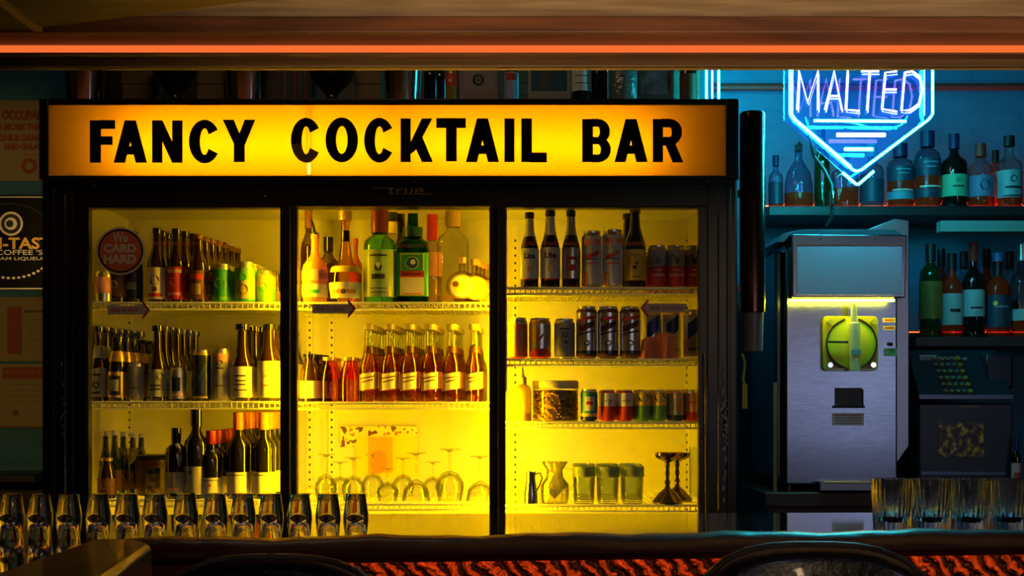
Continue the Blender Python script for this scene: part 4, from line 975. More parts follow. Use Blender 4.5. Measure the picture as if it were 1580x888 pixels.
LETTER([(1396, 112), (1391, 170), (1404, 170), (1418, 160), (1423, 138), (1419, 118), (1408, 110), (1396, 112)])
back = glass('sign_backing', (.90, .94, .97), (.8, .85, .9), 3, refl=.3, base=.03, rough=.02, body=(.02, .07, .4), bodyf=.04)
m = MB(o2); m.poly([(X(a, d), Z(b, d)) for a, b in ((1214, 60), (1214, 180), (1322, 276), (1444, 180), (1444, 60))], d+.045, d+.049, back); m.build('backing_panel', t, smooth=0)
m = MB(o2)
for px in (1250, 1410): m.tube([(X(px, d), d+.047, Z(62, d)), (X(px, d), d+.047, 3.0)], .0018, steel_d, 6)
m.build('hanging_wire', t)
for a, b in ((1219, 100), (1439, 100), (1250, 206), (1400, 208), (1322, 264)):
    m = MB(o2); m.tube([(X(a, d), d, Z(b, d)), (X(a, d), d+.046, Z(b, d))], .002, g_clear, 6); m.build('tube_support', t)
d = 3.86; m = MB(); m.tube([P(1243, 180, 3.80), P(1249, 205, 3.81), P(1256, 240, d), P(1272, 262, d), P(1283, 285, d), P(1284, 330, d), P(1275, 349, d)], .006, blackp, 8)
m.tube([P(1284, 296, d), P(1284, 316, d)], .011, chrome, 10)
tag(m.build('power_cable'), 'black cable with chrome plug hanging below the neon sign', 'cable')

# ------------------------------------------------------------------ back bar shelves at the right
shm = mat('shelf_dark', (.020, .018, .020), .4)
def wshelf(px0, px1, py, dfr, lb, th=.035, m_=shm):
    z = Z(py, dfr); o3 = (X((px0+px1)/2, dfr), dfr, z); m = MB(o3)
    m.box(X(px0, dfr), 2.05, dfr, WY, z-th, z, m_)
    ob = m.build('bottle_shelf', bevel=.003); tag(ob, lb, 'shelf')
    m = MB(o3); m.tube([(X(px0, dfr)+.02, 4.60, z+.022), (2.0, 4.60, z+.022)], .005, emis('red_shelf_led' if py < 400 else 'dim_shelf_led', (1, .10, .02), 15 if py < 400 else 3), 8); m.box(X(px0, dfr)+.02, 2.0, 4.588, 4.593, z, z+.022, blackp); m.build('light_strip', ob); return z
SD = 4.42
z1 = wshelf(1186, 1580, 317, SD, 'upper dark back bar shelf carrying whiskey bottles')
z2 = wshelf(1412, 1580, 519, SD, 'lower dark back bar shelf with bottles above the cash register')
z0 = Z(340, 4.36); m = MB((X(1515, 4.36), 4.36, z0)); m.box(X(1452, 4.36), 2.0, 4.36, 4.41, Z(357, 4.36), z0, mat('pale_strip', (.30, .38, .36), .5)); m.box(X(1452, 4.36)+.02, 2.0, 4.41, 4.45, z0-.01, z0, MATS['pale_strip'])
tag(m.build('price_rail', bevel=.002), 'pale painted rail fixed under the upper bottle shelf', 'rail')
d = 4.52
def rb(px, z, top, hw, prof, gm, lb, d=d, **k): return bottle(px, z, top, hw, d, prof, gm, name='liquor_bottle', label=lb, group='back bar bottles', **k)
lab_blue = mat('bluegrey_label', (.12, .32, .40), .5); lab_dk = mat('dark_slate_label', (.02, .05, .09), .45); lab_g = mat('green_pale_label', (.15, .55, .30), .5); lab_s = mat('silver_pale_label', (.40, .48, .50), .45)
rb(1197, z1, 240, 11, 'spirit', g_blueb, 'pale blue bottle at left end of upper shelf, dark label', cap=(.8, 1, navy, 1.2), labels=[(.1, .5, lab_dk, [])], liq=(.2, g_whisk))
def stop_(t, r, H):
    m = MB()
    for a, b, c in ((0, 0, .035), (-.012, .004, .028), (.012, -.003, .03), (.006, .006, .04)): m.tube([(0, 0, H*.8), (a*.6, b, H*.8+c*.6), (a, b, H*.8+c)], [.004, .006, .002], ink, 6)
    m.build('stopper', t)
rb(1232, z1, 212, 22, 'decanter', g_blueb, 'wide conical decanter with leafy dark stopper, amber inside', liq=(.22, g_whisk), extra=stop_)
rb(1268, z1, 196, 12, 'wine', bgreen, 'tall dark bottle behind left tip of the neon sign', cap=(.8, 1, bblack, 1.1))
rb(1303, z1, 232, 20, 'spirit', g_blueb, 'flat clear bottle with red amber contents under the neon tip', sq=4, flat=.6, cap=(.8, 1, navy, 1.2), liq=(.36, g_whisk))
rb(1345, z1, 222, 18, 'spirit', g_blueb, 'teal tinted bottle with dark label right of neon tip', cap=(.8, 1, teal, 1.2), labels=[(.1, .45, lab_dk, [])])
for px, tp, nm in ((1389, 222, 'left'), (1431, 203, 'right')):
    rb(px, z1, tp, 20, 'tall', g_blueb, 'tall square whiskey bottle with dark upper label, %s one of the matching pair' % nm, cap=(.80, 1, navy, 1.3), liq=(.42, g_whisk),
       labels=[(.42, .64, lab_dk, [('b', .6, .58, .60, lab_blue), ('b', .4, .52, .54, lab_blue)]), (.14, .26, lab_blue if nm == 'left' else lab_dk, [('b', .9, .27, .29, cream)])])
rb(1472, z1, 207, 20, 'spirit', bblack, 'black bottle with wide pale green label on the upper shelf', cap=(.80, 1, navy, 1.15), labels=[(.16, .45, lab_g, [('b', .45, .28, .30, ink), ('d', 0, .37, .2, mat('dim_green', (.1, .35, .2), .5))])])
rb(1513, z1, 222, 20, 'spirit', g_clear, 'clear bottle with blue crest label and red capped neck', cap=(.80, 1, redm, 1.2), liq=(.22, g_whisk), labels=[(.18, .50, mat('lilac_label', (.25, .22, .38), .5), [('d', 0, .35, .4, navy)])])
rb(1557, z1, 210, 19, 'spirit', g_clear, 'clear bottle with large silver label at right end of upper shelf', cap=(.86, 1, ink, 1.25), liq=(.30, g_whisk), labels=[(.15, .52, lab_s, [('d', 0, .40, .28, ink), ('d', 0, .40, .20, lab_s), ('b', .7, .27, .30, ink), ('b', .85, .16, .18, ink)])])
rb(1536, z1, 232, 12, 'spirit', g_whisk, 'slim amber bottle behind the two clear right hand bottles', d=4.62, cap=(.8, 1, ink, 1.2))
rb(1436, z2, 377, 17, 'tall', bgreen, 'dark green bottle with gold flecked label, leftmost on lower shelf', cap=(.82, 1, ink, 1.2), labels=[(.2, .6, mat('olive_label', (.18, .20, .03), .5, noise=(50, (.35, .15, .02))), [])])
rb(1469, z2, 391, 16, 'spirit', g_whisk, 'amber bottle with grey blue label, second on lower shelf', cap=(.80, 1, ink, 1.2), labels=[(.15, .52, lab_s, [('b', .5, .3, .34, ink)])])
rb(1502, z2, 374, 17, 'spirit', bblack, 'tall dark bottle with diagonal struck grey label, lower shelf', cap=(.80, 1, redm, 1.1), labels=[(.22, .50, lab_s, [('b', .6, .30, .32, ink)])])
rb(1540, z2, 390, 18, 'spirit', g_whisk, 'bottle with bright blue cap and black label on lower shelf', cap=(.90, 1, mat('bright_blue_cap', (.1, .25, .7), .3), 1.3), labels=[(.12, .50, lab_dk, [('b', .6, .35, .37, lab_blue), ('d', -.6, .4, .2, gold)])], neck=(.72, .88, ink))
rb(1577, z2, 376, 17, 'spirit', g_clear, 'clear bottle at right edge of lower shelf with amber base', cap=(.82, 1, silver, 1.2), liq=(.3, g_whisk), labels=[(.18, .3, lab_s, [])])
for px, tp, d_, gm, lb in ((1452, 384, 4.62, g_whisk, 'amber bottle in back between first and second lower shelf bottles'), (1487, 388, 4.64, g_clear, 'clear bottle in back behind second lower shelf bottle'), (1522, 384, 4.63, g_whisk, 'amber bottle in back left of the blue capped one'), (1558, 388, 4.63, g_clear, 'clear bottle in back right of the blue capped one')):
    rb(px, z2, tp, 14, 'spirit', gm, lb, d=d_, cap=(.8, 1, ink, 1.2), labels=[(.15, .45, lab_dk, [])])

# ------------------------------------------------------------------ back counter, frozen drink machine, register
zc = Z(757, 4.05)
cm_ = mat('counter_redwood', (.09, .030, .020), .5, streak=(5, (.05, .02, .015), (1, 6, 6)))
o3 = (1.45, 4.3, 0); t = thing('back_counter', o3, 'dark red wood back counter carrying the drink machine and cash register', 'counter')
m = MB(o3); m.box(X(1180, 3.98), 2.6, 3.98, WY-.01, zc-.045, zc, cm_); m.build('countertop', t, .004)
m = MB(o3); m.box(X(1180, 3.98)+.02, 2.58, 4.02, WY-.01, 0, zc-.045, mat('counter_front', (.05, .03, .03), .5)); m.build('counter_body', t)
for k in range(3):
    m = MB(o3); xa = X(1180, 3.98)+.06+k*.58; m.box(xa, xa+.54, 4.0, 4.02, .1, zc-.08, MATS['counter_front']); pnl = m.build('counter_door', t, .004)
    m = MB(o3); m.tube([(xa+.48, 3.985, .6), (xa+.48, 3.985, .72)], .005, steel_d, 8); m.build('door_handle', pnl)
# machine
DM = 4.02
o3 = (X(1305, DM), DM+.25, zc); t = thing('frozen_drink_machine', o3, 'stainless frozen drink machine with round yellow lit dispenser face', 'drink machine')
m = MB(o3); m.box(X(1212, DM), X(1385, DM), DM, DM+.50, Z(747, DM), Z(372, DM), steel); m.build('machine_body', t, .006)
m = MB(o3)
pts = [(X(1385, DM)+.002, Z(735, DM)), (X(1418, DM), Z(690, DM)), (X(1418, DM), Z(333, DM)), (X(1395, DM), Z(330, DM)), (X(1320, DM), Z(360, DM)), (X(1385, DM)+.002, Z(372, DM))]
m.poly([(a, b) for a, b in pts], DM+.10, DM+.44, mat('side_steel', (.34, .36, .42), .35, 1)); m.build('side_shroud', t, .003)
m = MB(o3); m.box(X(1200, DM), X(1212, DM)-.001, DM+.04, DM+.46, Z(740, DM), Z(385, DM), mat('dark_side_panel', (.02, .025, .04), .3)); m.build('side_panel', t, .008)
hd = DM-.055
m = MB(o3); m.poly([(X(a, hd), Z(b, hd)) for a, b in ((1222, 360), (1400, 362), (1397, 459), (1222, 459))], hd, DM+.2, steel)
m.build('hood', t, .004)
m = MB(o3); m.poly([(X(a, hd), Z(b, hd)) for a, b in ((1200, 372), (1212, 358), (1240, 352), (1385, 352), (1398, 361), (1222, 361), (1213, 372))], DM-.03, DM+.45, mat('hood_top_dark', (.02, .06, .08), .25)); m.build('top_cover', t, .002)
pw = bpy.data.materials.new('hood_window'); 
m = MB(o3); m.pbox(1230, 1392, 378, 455, hd-.002, hd, mat('hood_window_film', (.52, .24, .33), .35, .1)); m.build('display_panel', t, .001)
m = MB(o3); m.pbox(1229, 1393, 376.5, 378.5, hd-.004, hd, chrome); m.build('display_trim', t)
for px in (1266, 1350):
    m = MB(); m.lathe([(.0025, 0), (.0015, .0015), (0, .002)], ink, seg=8); ob = m.build('screw', t); ob.location = (X(px, hd)-o3[0], hd-o3[1]-.002, Z(369, hd)-o3[2]); ob.rotation_euler = (PI/2, 0, 0)
# yellow lamp strip under the hood
ylm = emis('yellow_lamp', (1, .93, .02), 60)
m = MB(o3); m.tube([(X(1218, DM-.05), DM-.050, Z(463, DM-.05)), (X(1380, DM-.05), DM-.050, Z(463, DM-.05))], .0035, ylm, 8); m.build('lamp_tube', t)
ypl = glass('yellow_acrylic', (.75, .85, .2), (.3, .3, .02), 2, base=.06, body=(.85, .78, .08), bodyf=.6)
m = MB(o3); cx, cz = X(1310, DM), Z(530, DM); w_ = 42/F*DM; q = .012
def rrect(cx, cz, w, h, r, n=5):
    out = []
    for sx, sz, a0 in ((1, 1, 0), (-1, 1, 90), (-1, -1, 180), (1, -1, 270)):
        for k in range(n+1):
            a = math.radians(a0+90*k/n); out.append((cx+sx*(w-r)+r*math.cos(a), cz+sz*(h-r)+r*math.sin(a)))
    return out
m.poly(rrect(cx, cz, w_, w_, .014), DM-.022, DM-.001, ypl); m.build('dispenser_plate', t, .002)
m = MB(); m.lathe([(.0, 0), (.080, 0), (.080, .006), (.074, .008), (0, .008)], mat('lime_disc', (.95, .80, .01), .35), seg=36)
ob = m.build('dispenser_disc', t, .0); ob.location = (cx-o3[0], DM-.0225-o3[1], cz-o3[2]); ob.rotation_euler = (PI/2, 0, 0)
for a0, a1 in ((105, 255), (-75, 75)):
    m = MB(o3); m.tube([(cx+.079*math.cos(math.radians(a0+(a1-a0)*k/16)), DM-.031, cz+.079*math.sin(math.radians(a0+(a1-a0)*k/16))) for k in range(17)], .0028, ink, 6); m.build('gasket', t)
for sx in (-1, 1):
    for sz in (-1, 1):
        m = MB(o3); m.tube([(cx+sx*.068, DM-.022, cz+sz*.068), (cx+sx*.068, DM-.036, cz+sz*.068)], .0085, chrome if sz < 0 else ypl, 10); m.build('knob', t)
m = MB(o3); m.tube([(X(1311, DM), DM-.05, Z(470, DM)), (X(1311, DM), DM-.05, Z(498, DM)), (X(1312, DM), DM-.05, Z(500, DM)), (X(1312, DM), DM-.05, Z(572, DM))], [.010, .010, .018, .018], glass('spigot_plastic', (.85, .9, .5), (.4, .45, .1), 2, base=.08, body=(.9, .88, .55), bodyf=.55), 14); m.build('spigot', t)
m = MB(o3); m.box(X(1304, DM), X(1319, DM), DM-.071, DM-.069, Z(540, DM), Z(548, DM), grey_l); m.build('spigot_tag', t)
m = MB(o3); m.tube([(X(1271, DM), DM-.05, Z(528, DM)), (X(1302, DM), DM-.05, Z(528.5, DM))], .0035, ink, 8); m.build('spigot_handle', t)
m = MB(o3); m.pbox(1288, 1330, 598, 628, DM-.0015, DM, ink); m.build('drip_window', t)
m = MB(o3); m.tube([(X(1285, DM), DM-.008, Z(627, DM)), (X(1333, DM), DM-.008, Z(627, DM))], .004, chrome, 8); m.tube([(X(1331, DM), DM-.003, Z(600, DM)), (X(1331, DM), DM-.003, Z(627, DM))], .002, chrome, 6); m.build('window_lip', t)
pmx = mat('spec_plate', (.42, .36, .33), .4, .3)
m = MB(o3); m.pbox(1284, 1333, 637, 656, DM-.0015, DM, pmx)
for k in range(4): m.pbox(1288, 1329, 640+k*4, 641+k*4, DM-.002, DM-.0015, brownp)
m.build('spec_plate', t)
m = MB(o3); m.pbox(1362, 1382, 490, 497, DM-.0015, DM, cream); m.pbox(1362, 1382, 502, 509, DM-.0015, DM, cream); m.pbox(1365, 1379, 492.5, 494.5, DM-.002, DM-.0015, redm); m.pbox(1365, 1379, 504.5, 506.5, DM-.002, DM-.0015, redm); m.build('switch_label', t)
m = MB(o3); m.tube([(X(1371, DM), DM, Z(530, DM)), (X(1374, DM), DM-.012, Z(531, DM))], .006, ink, 8); m.build('toggle_switch', t)
m = MB(o3); m.pbox(1364, 1384, 537, 549, DM-.0015, DM, mat('green_sticker', (.12, .30, .12), .5)); m.build('green_sticker', t)
m = MB(o3); m.tube([(X(1264, DM), DM-.005, Z(748, DM)), (X(1266, DM), DM-.05, Z(742, DM)), (X(1345, DM), DM-.05, Z(742, DM)), (X(1347, DM), DM-.005, Z(748, DM))], .004, mat('brass_tray', (.6, .4, .15), .3, .9), 8); m.pbox(1266, 1345, 743, 756, DM-.05, DM-.002, steel_d); m.build('drip_tray', t)
for px in (1222, 1376):
    for yy in (DM+.05, DM+.42): m = MB(o3); m.lathe([(0, 0), (.02, 0), (.016, Z(747, DM)-zc), (0, Z(747, DM)-zc)], blackp, (X(px, DM), yy, zc), seg=12); m.build('foot', t)
# cash register
DR = 4.22; o3 = (X(1490, DR), DR+.2, zc)
zr0 = zc
t = thing('cash_register', o3, 'dark cash register with round coloured keys right of the drink machine', 'cash register')
regm = mat('register_body', (.030, .025, .040), .35)
m = MB(o3); m.box(X(1418, DR), X(1562, DR), DR, DR+.38, zc, Z(622, DR), regm); m.build('register_base', t, .005)
m = MB(o3); m.pbox(1421, 1552, 727, 733, DR-.006, DR, mat('register_lip', (.16, .14, .24), .3, .5)); m.build('drawer_lip', t, .002)
m = MB(o3); m.pbox(1418, 1564, 608, 616, DR-.012, DR, MATS['register_lip']); m.build('keyboard_lip', t, .002)
ya = Z(612, DR); yt_ = Z(540, DR+.12)
xs0, xs1 = X(1419, DR), X(1508, DR)
def slope(u): return (DR+.005+.12*u, ya+(yt_-ya)*u)
m = MB(o3); a, b = slope(0), slope(1)
m.add([(xs0, a[0], a[1]), (X(1562, DR), a[0], a[1]), (X(1562, DR), b[0], b[1]), (xs0, b[0], b[1]), (xs0, DR+.36, a[1]), (X(1562, DR), DR+.36, a[1]), (X(1562, DR), DR+.36, b[1]), (xs0, DR+.36, b[1])],
      [(0, 1, 2, 3), (3, 2, 6, 7), (0, 3, 7, 4), (1, 5, 6, 2), (4, 7, 6, 5), (0, 4, 5, 1)], regm); m.build('register_top', t, .003)
m = MB(o3); d_ = DR+.10; m.box(X(1512, d_), X(1556, d_), d_-.05, d_+.1, Z(600, d_), Z(545, d_), mat('printer_cover', (.02, .018, .028), .25)); m.build('printer_cover', t, .012)
kc = [mat('key_%d' % i, c, .4) for i, c in enumerate(((.40, .12, .06), (.35, .22, .06), (.20, .22, .10), (.16, .18, .16), (.45, .20, .02)))]
for i in range(5):
    for j in range(6):
        u = .10+.14*j; yy, zz = slope(u); m = MB(o3); x = X(1461+i*9.5-(j*1.2), DR)
        m.tube([(x, yy+.002, zz-.002), (x, yy-.008, zz+.006)], .0068 if i < 4 else .0085, kc[i], 8); m.build('key', t)
m = MB(o3); m.pbox(1420, 1445, 547, 561, DR+.10, DR+.115, mat('display_frame', (.35, .33, .38), .4)); m.pbox(1423, 1442, 550, 558, DR+.099, DR+.1, mat('display_glass', (.12, .06, .10), .2)); m.build('display', t)
m = MB(o3)
for k in range(5): m.pbox(1450+k*9, 1456+k*9, 551, 555, DR+.095, DR+.11, mat('small_mark', (.25, .28, .32), .4))
m.build('key_legend', t)
pzz = mat('register_photo', (.25, .10, .02), .35)
nt = pzz.node_tree; b = nt.nodes['Principled BSDF']; tc = N(nt, 'ShaderNodeTexCoord'); nz = N(nt, 'ShaderNodeTexNoise'); nz.inputs['Scale'].default_value = 45
cr = N(nt, 'ShaderNodeValToRGB'); cr.color_ramp.elements[0].position = .4; cr.color_ramp.elements[0].color = (.03, .01, .01, 1); cr.color_ramp.elements[1].position = .65; cr.color_ramp.elements[1].color = (.75, .38, .04, 1); q = cr.color_ramp.elements.new(.52); q.color = (.22, .05, .02, 1)
nt.links.new(tc.outputs['Object'], nz.inputs['Vector']); nt.links.new(nz.outputs[0], cr.inputs[0]); nt.links.new(cr.outputs[0], b.inputs['Base Color'])
m = MB(o3); m.pbox(1448, 1518, 652, 704, DR-.003, DR, pzz); m.build('picture_sticker', t)
m = MB(o3); m.pbox(1482, 1510, 625, 628, DR-.001, DR, mat('logo_dull', (.25, .10, .10), .4)); m.build('maker_logo', t, smooth=0)
bottle(1568, zc, 672, 7, DR-.03, 'spirit', bblack, name='sauce_bottle', label='small bottle with pink red label right of the cash register', cap=(.72, 1, navy, 1.2), labels=[(.10, .48, pink, [('b', .8, .15, .3, redm)])])
# cup dispenser beside the cooler
d = 3.62; o3 = (X(1165, d), d+.04, Z(545, d)); t = thing('cup_dispenser', o3, 'tall dark metal tube dispenser mounted beside the cooler', 'dispenser')
m = MB(o3); m.lathe([(0, Z(480, d)), (.037, Z(480, d)), (.037, Z(172, d)), (.034, Z(169, d)), (0, Z(169, d))], mat('dispenser_dark', (.10, .05, .045), .22, .85), (o3[0], o3[1], 0), seg=28); m.build('tube_body', t)
m = MB(o3); m.lathe([(0, Z(541, d)), (.030, Z(541, d)), (.032, Z(481, d)), (0, Z(481, d))], mat('grey_cup', (.25, .25, .26), .4), (o3[0], o3[1], 0), seg=24); m.build('cup_stack', t)
m = MB(o3); m.box(X(1138, d)+.001, o3[0]-.03, o3[1]-.01, o3[1]+.02, Z(300, d), Z(290, d), blackp); m.box(X(1138, d)+.001, o3[0]-.03, o3[1]-.01, o3[1]+.02, Z(450, d), Z(440, d), blackp); m.build('mounting_bracket', t)
d = 3.62; m = MB(); m.tube([P(1145, 545, d), P(1149, 560, d), P(1146, 585, d), P(1150, 600, d)], .004, mat('lime_cord', (.55, .62, .05), .5), 8); m.box(X(1145, d), X(1153, d), d-.004, d+.006, Z(630, d), Z(592, d), MATS['lime_cord'])
tag(m.build('bottle_opener'), 'lime yellow opener on a cord hanging off the cooler side', 'opener')
# wooden plank leaning by machine + block
d = 4.0; m = MB((X(1196, d), d, zc)); m.box(X(1193, d), X(1199, d), d, d+.02, zc, Z(590, d), mat('plank_wood', (.30, .13, .05), .5)); tag(m.build('wood_plank', bevel=.001), 'narrow wooden plank standing left of the drink machine', 'plank')

# ------------------------------------------------------------------ wall posters at the left
d = WY-.006
pp_ = mat('poster_tan', (.42, .33, .17), .6); pr_ = mat('poster_red', (.40, .07, .03), .6)
def poster(px0, px1, py0, py1, lb, name='poster', base=pp_, fn=None):
    o3 = (X((px0+px1)/2, d), d, Z(py1, d)); t = thing(name, o3, lb, 'poster' if name != 'bar_mirror_sign' else 'sign'); m = MB(o3); m.pbox(px0, px1, py0, py1, d, d+.005, base); m.build('backing' if name == 'bar_mirror_sign' else 'sheet', t)
    m = MB(o3); fn(m); m.build('print', t, smooth=0)
def f1(m):
    for k, (s, a, b) in enumerate((('OCCUPANCY', 3, 86), ('D MORE THAN', -6, 74), ('PERSONS IS DANGEROUS', -24, 98), ('AND UNLAWFUL', 5, 88))):
        y = (170, 190, 207, 221)[k]; m.ptext(s, a, b, y, y+(15, 11, 11, 10)[k], d-.001, pr_, .07)
    m.pbox(32, 100, 238, 239, d-.0015, d, pr_); m.disc(X(45, d), Z(256, d), .030, .030, d-.001, pr_); m.disc(X(45, d), Z(256, d), .015, .015, d-.0014, pp_)
poster(-70, 140, 155, 279, 'tan occupancy limit poster with red capitals at top left', fn=f1)
def f2(m):
    m.pbox(-60, 66, 303, 304.5, d-.003, d, silver); m.pbox(-60, 66, 444, 446, d-.003, d, silver)
    m.ptext('HI-TASTE', -22, 92, 366, 384, d-.003, gold, .03); m.ptext("COFFEE 'S", -6, 66, 385, 393, d-.003, silver, .01); m.ptext('CREAM LIQUEUR', -22, 72, 396, 402, d-.003, silver, .01)
    cx, cz = X(17, d), Z(345, d)
    m.disc(cx, cz, .045, .045, d-.001, silver, n=24); m.disc(cx, cz, .037, .037, d-.0015, ink, n=24); m.disc(cx, cz, .024, .024, d-.002, silver, n=10); m.disc(cx-.004, cz, .014, .014, d-.0025, ink, n=10)
    for k in range(22):
        a = math.radians(200+140*k/21); x = X(17, d)+.17*math.cos(a); zq = Z(375, d)+.13*math.sin(a); m.disc(x, zq, .007, .005, d-.001, silver, n=6)
    for sgn in (1,):
        pts = [(X(17, d)+.16*math.cos(math.radians(a)), d-.002, Z(372, d)+.14*math.sin(math.radians(a))) for a in range(-10, 191, 8)]
        m.tube(pts, .003, silver, 5)
poster(-70, 66, 300, 447, 'black and silver liqueur mirror sign at left edge', 'bar_mirror_sign', mat('mirror_black', (.006, .006, .010), .15), f2)
def f3(m):
    m.pbox(11, 33, 473, 546, d-.0015, d, pr_); m.pbox(38, 100, 478, 482, d-.0015, d, brownp)
    for k in range(7): m.pbox(42, 95, 492+k*8, 493+k*8, d-.0015, d, mat('faint_print', (.30, .22, .10), .6))
poster(-60, 120, 458, 557, 'tan notice with dark red column block below the mirror sign', fn=f3)
def f4(m):
    m.pbox(4, 110, 566, 584, d-.0015, d, pr_); [m.pbox(9+k*8, 15+k*8, 571.5, 576.5, d-.002, d-.0015, mat('pr2', (.50, .18, .08), .6)) for k in range(11)]
    for k in range(4): m.pbox(15, 90, 592+k*9, 593.2+k*9, d-.0015, d, MATS['faint_print'] if 'faint_print' in MATS else brownp)
    m.disc(X(24, d), Z(636, d), .011, .011, d-.0015, brownp); m.pbox(-40, 120, 657, 658.5, d-.0015, d, pr_)
poster(-60, 120, 561, 659, 'tan notice with a red header band, lowest of the wall notices', fn=f4)
# low dark rail along the left wall
m = MB(); m.box(-2.79, X(55, 4.5), 4.5, WY, Z(745, 4.5), Z(731, 4.5), blackp); m.box(-2.79, X(55, 4.5), 4.62, WY, 0, Z(745, 4.5), darkwall); tag(m.build('wall_ledge', bevel=.004), 'dark ledge along the wall left of the cooler', 'ledge')

# ------------------------------------------------------------------ bar
zbar = E-.248; zrail = E-.204
barm = mat('varnished_bar_top', (.050, .020, .010), .05, coat=1.0, streak=(5, (.10, .035, .016), (.7, 8, 8)), ior=1.6)
leather = mat('bar_rail_leather', (.055, .016, .014), .33, coat=.15, bump=(30, .25))
nt = leather.node_tree
railw = mat('return_rail_wood', (.16, .060, .018), .28, coat=.4, streak=(5, (.09, .03, .01), (8, .8, 8)))
o3 = (0, 2.1, 0); t = thing('bar', o3, 'dark varnished wooden bar with padded front rail running across the picture', 'bar')
def yr(x): return 1.80+.094*(x+.6)       # rail line
def yfar(x): return 2.66+.03*x
m = MB(o3); m.slab([(-2.0, .9), (-.60, .9), (-.60, yr(-.6)+.09), (1.6, yr(1.6)+.09), (1.6, yfar(1.6)), (-2.0, yfar(-2.0))], zbar-.04, zbar, barm); m.build('bar_top', t, .003)
m = MB(o3)
n = 60; prof = [(-.030, -.013), (-.040, -.002), (-.034, .010), (-.016, .020), (.006, .022), (.030, .016), (.060, -.004), (.100, -.018), (.100, -.0215), (.06, -.012), (-.01, -.009)]
rows = []
for i in range(n+1):
    x = -.60+2.2*i/n; wob = .0018*math.sin(x*23)+.0012*math.sin(x*61+1)
    rows.append([(x, yr(x)+a, zrail-.022+b+(wob if b > 0 else 0)) for a, b in prof])
vs = [p for r_ in rows for p in r_]; k = len(prof); fs = []
for i in range(n):
    for j in range(k): fs.append((i*k+j, i*k+(j+1) % k, (i+1)*k+(j+1) % k, (i+1)*k+j))
fs += [tuple(range(k)), tuple(range(n*k+k-1, n*k-1, -1))]
m.add(vs, fs, leather); ob = m.build('padded_rail', t, smooth=60)
m = MB(o3); pts = [(-.598, 1.79), (-.560, 1.80), (-.515, 1.775), (-.494, 1.73), (-.459, 1.43), (-.42, 1.15), (-.40, .9), (-.598, .9)]
m.slab(pts, zrail-.05, zrail, railw); m.build('return_rail', t, .008)
# under structure
frontm = mat('embossed_orange_panel', (.62, .16, .05), .38)
nt = frontm.node_tree; b = nt.nodes['Principled BSDF']; tc = N(nt, 'ShaderNodeTexCoord'); mp = N(nt, 'ShaderNodeMapping'); mp.inputs['Rotation'].default_value = (0, math.radians(40), 0)
wv = N(nt, 'ShaderNodeTexWave'); wv.inputs['Scale'].default_value = 14; wv.inputs['Distortion'].default_value = 5; wv.inputs['Detail'].default_value = 3; wv.inputs['Detail Scale'].default_value = 3
nt.links.new(tc.outputs['Object'], mp.inputs[0]); nt.links.new(mp.outputs[0], wv.inputs['Vector'])
bp = N(nt, 'ShaderNodeBump'); bp.inputs['Strength'].default_value = 1; bp.inputs['Distance'].default_value = .02; nt.links.new(wv.outputs['Fac'], bp.inputs['Height']); nt.links.new(bp.outputs[0], b.inputs['Normal'])
cr = N(nt, 'ShaderNodeValToRGB'); cr.color_ramp.elements[0].position = .38; cr.color_ramp.elements[0].color = (.03, .008, .004, 1); cr.color_ramp.elements[1].position = .55; cr.color_ramp.elements[1].color = (.80, .20, .06, 1)
nt.links.new(wv.outputs['Fac'], cr.inputs[0]); nt.links.new(cr.outputs[0], b.inputs['Base Color'])
m = MB(o3); m.slab([(-.45, yr(-.45)+.075), (1.6, yr(1.6)+.075), (1.6, yr(1.6)+.089), (-.45, yr(-.45)+.089)], .05, zbar+.004, frontm); m.build('front_panel', t)
m = MB(o3); m.slab([(-.45, yr(-.45)+.095), (1.6, yr(1.6)+.095), (1.6, yfar(1.6)-.1), (-.45, yfar(-.45)-.1)], 0, zbar-.04, wood_d); m.slab([(-2.0, .95), (-.60, .95), (-.60, yr(-.45)+.075), (-.45, yr(-.45)+.075), (-.45, yfar(-.45)-.1), (-2, yfar(-2)-.1)], 0, zbar-.045, wood_d); m.build('bar_body', t)
led2 = emis('bar_led', (1, .24, .04), 17)
m = MB(o3); m.tube([(-.44, yr(-.44)+.012, zrail-.0345), (1.58, yr(1.58)+.012, zrail-.0345)], .003, led2, 8); m.build('light_strip', t)

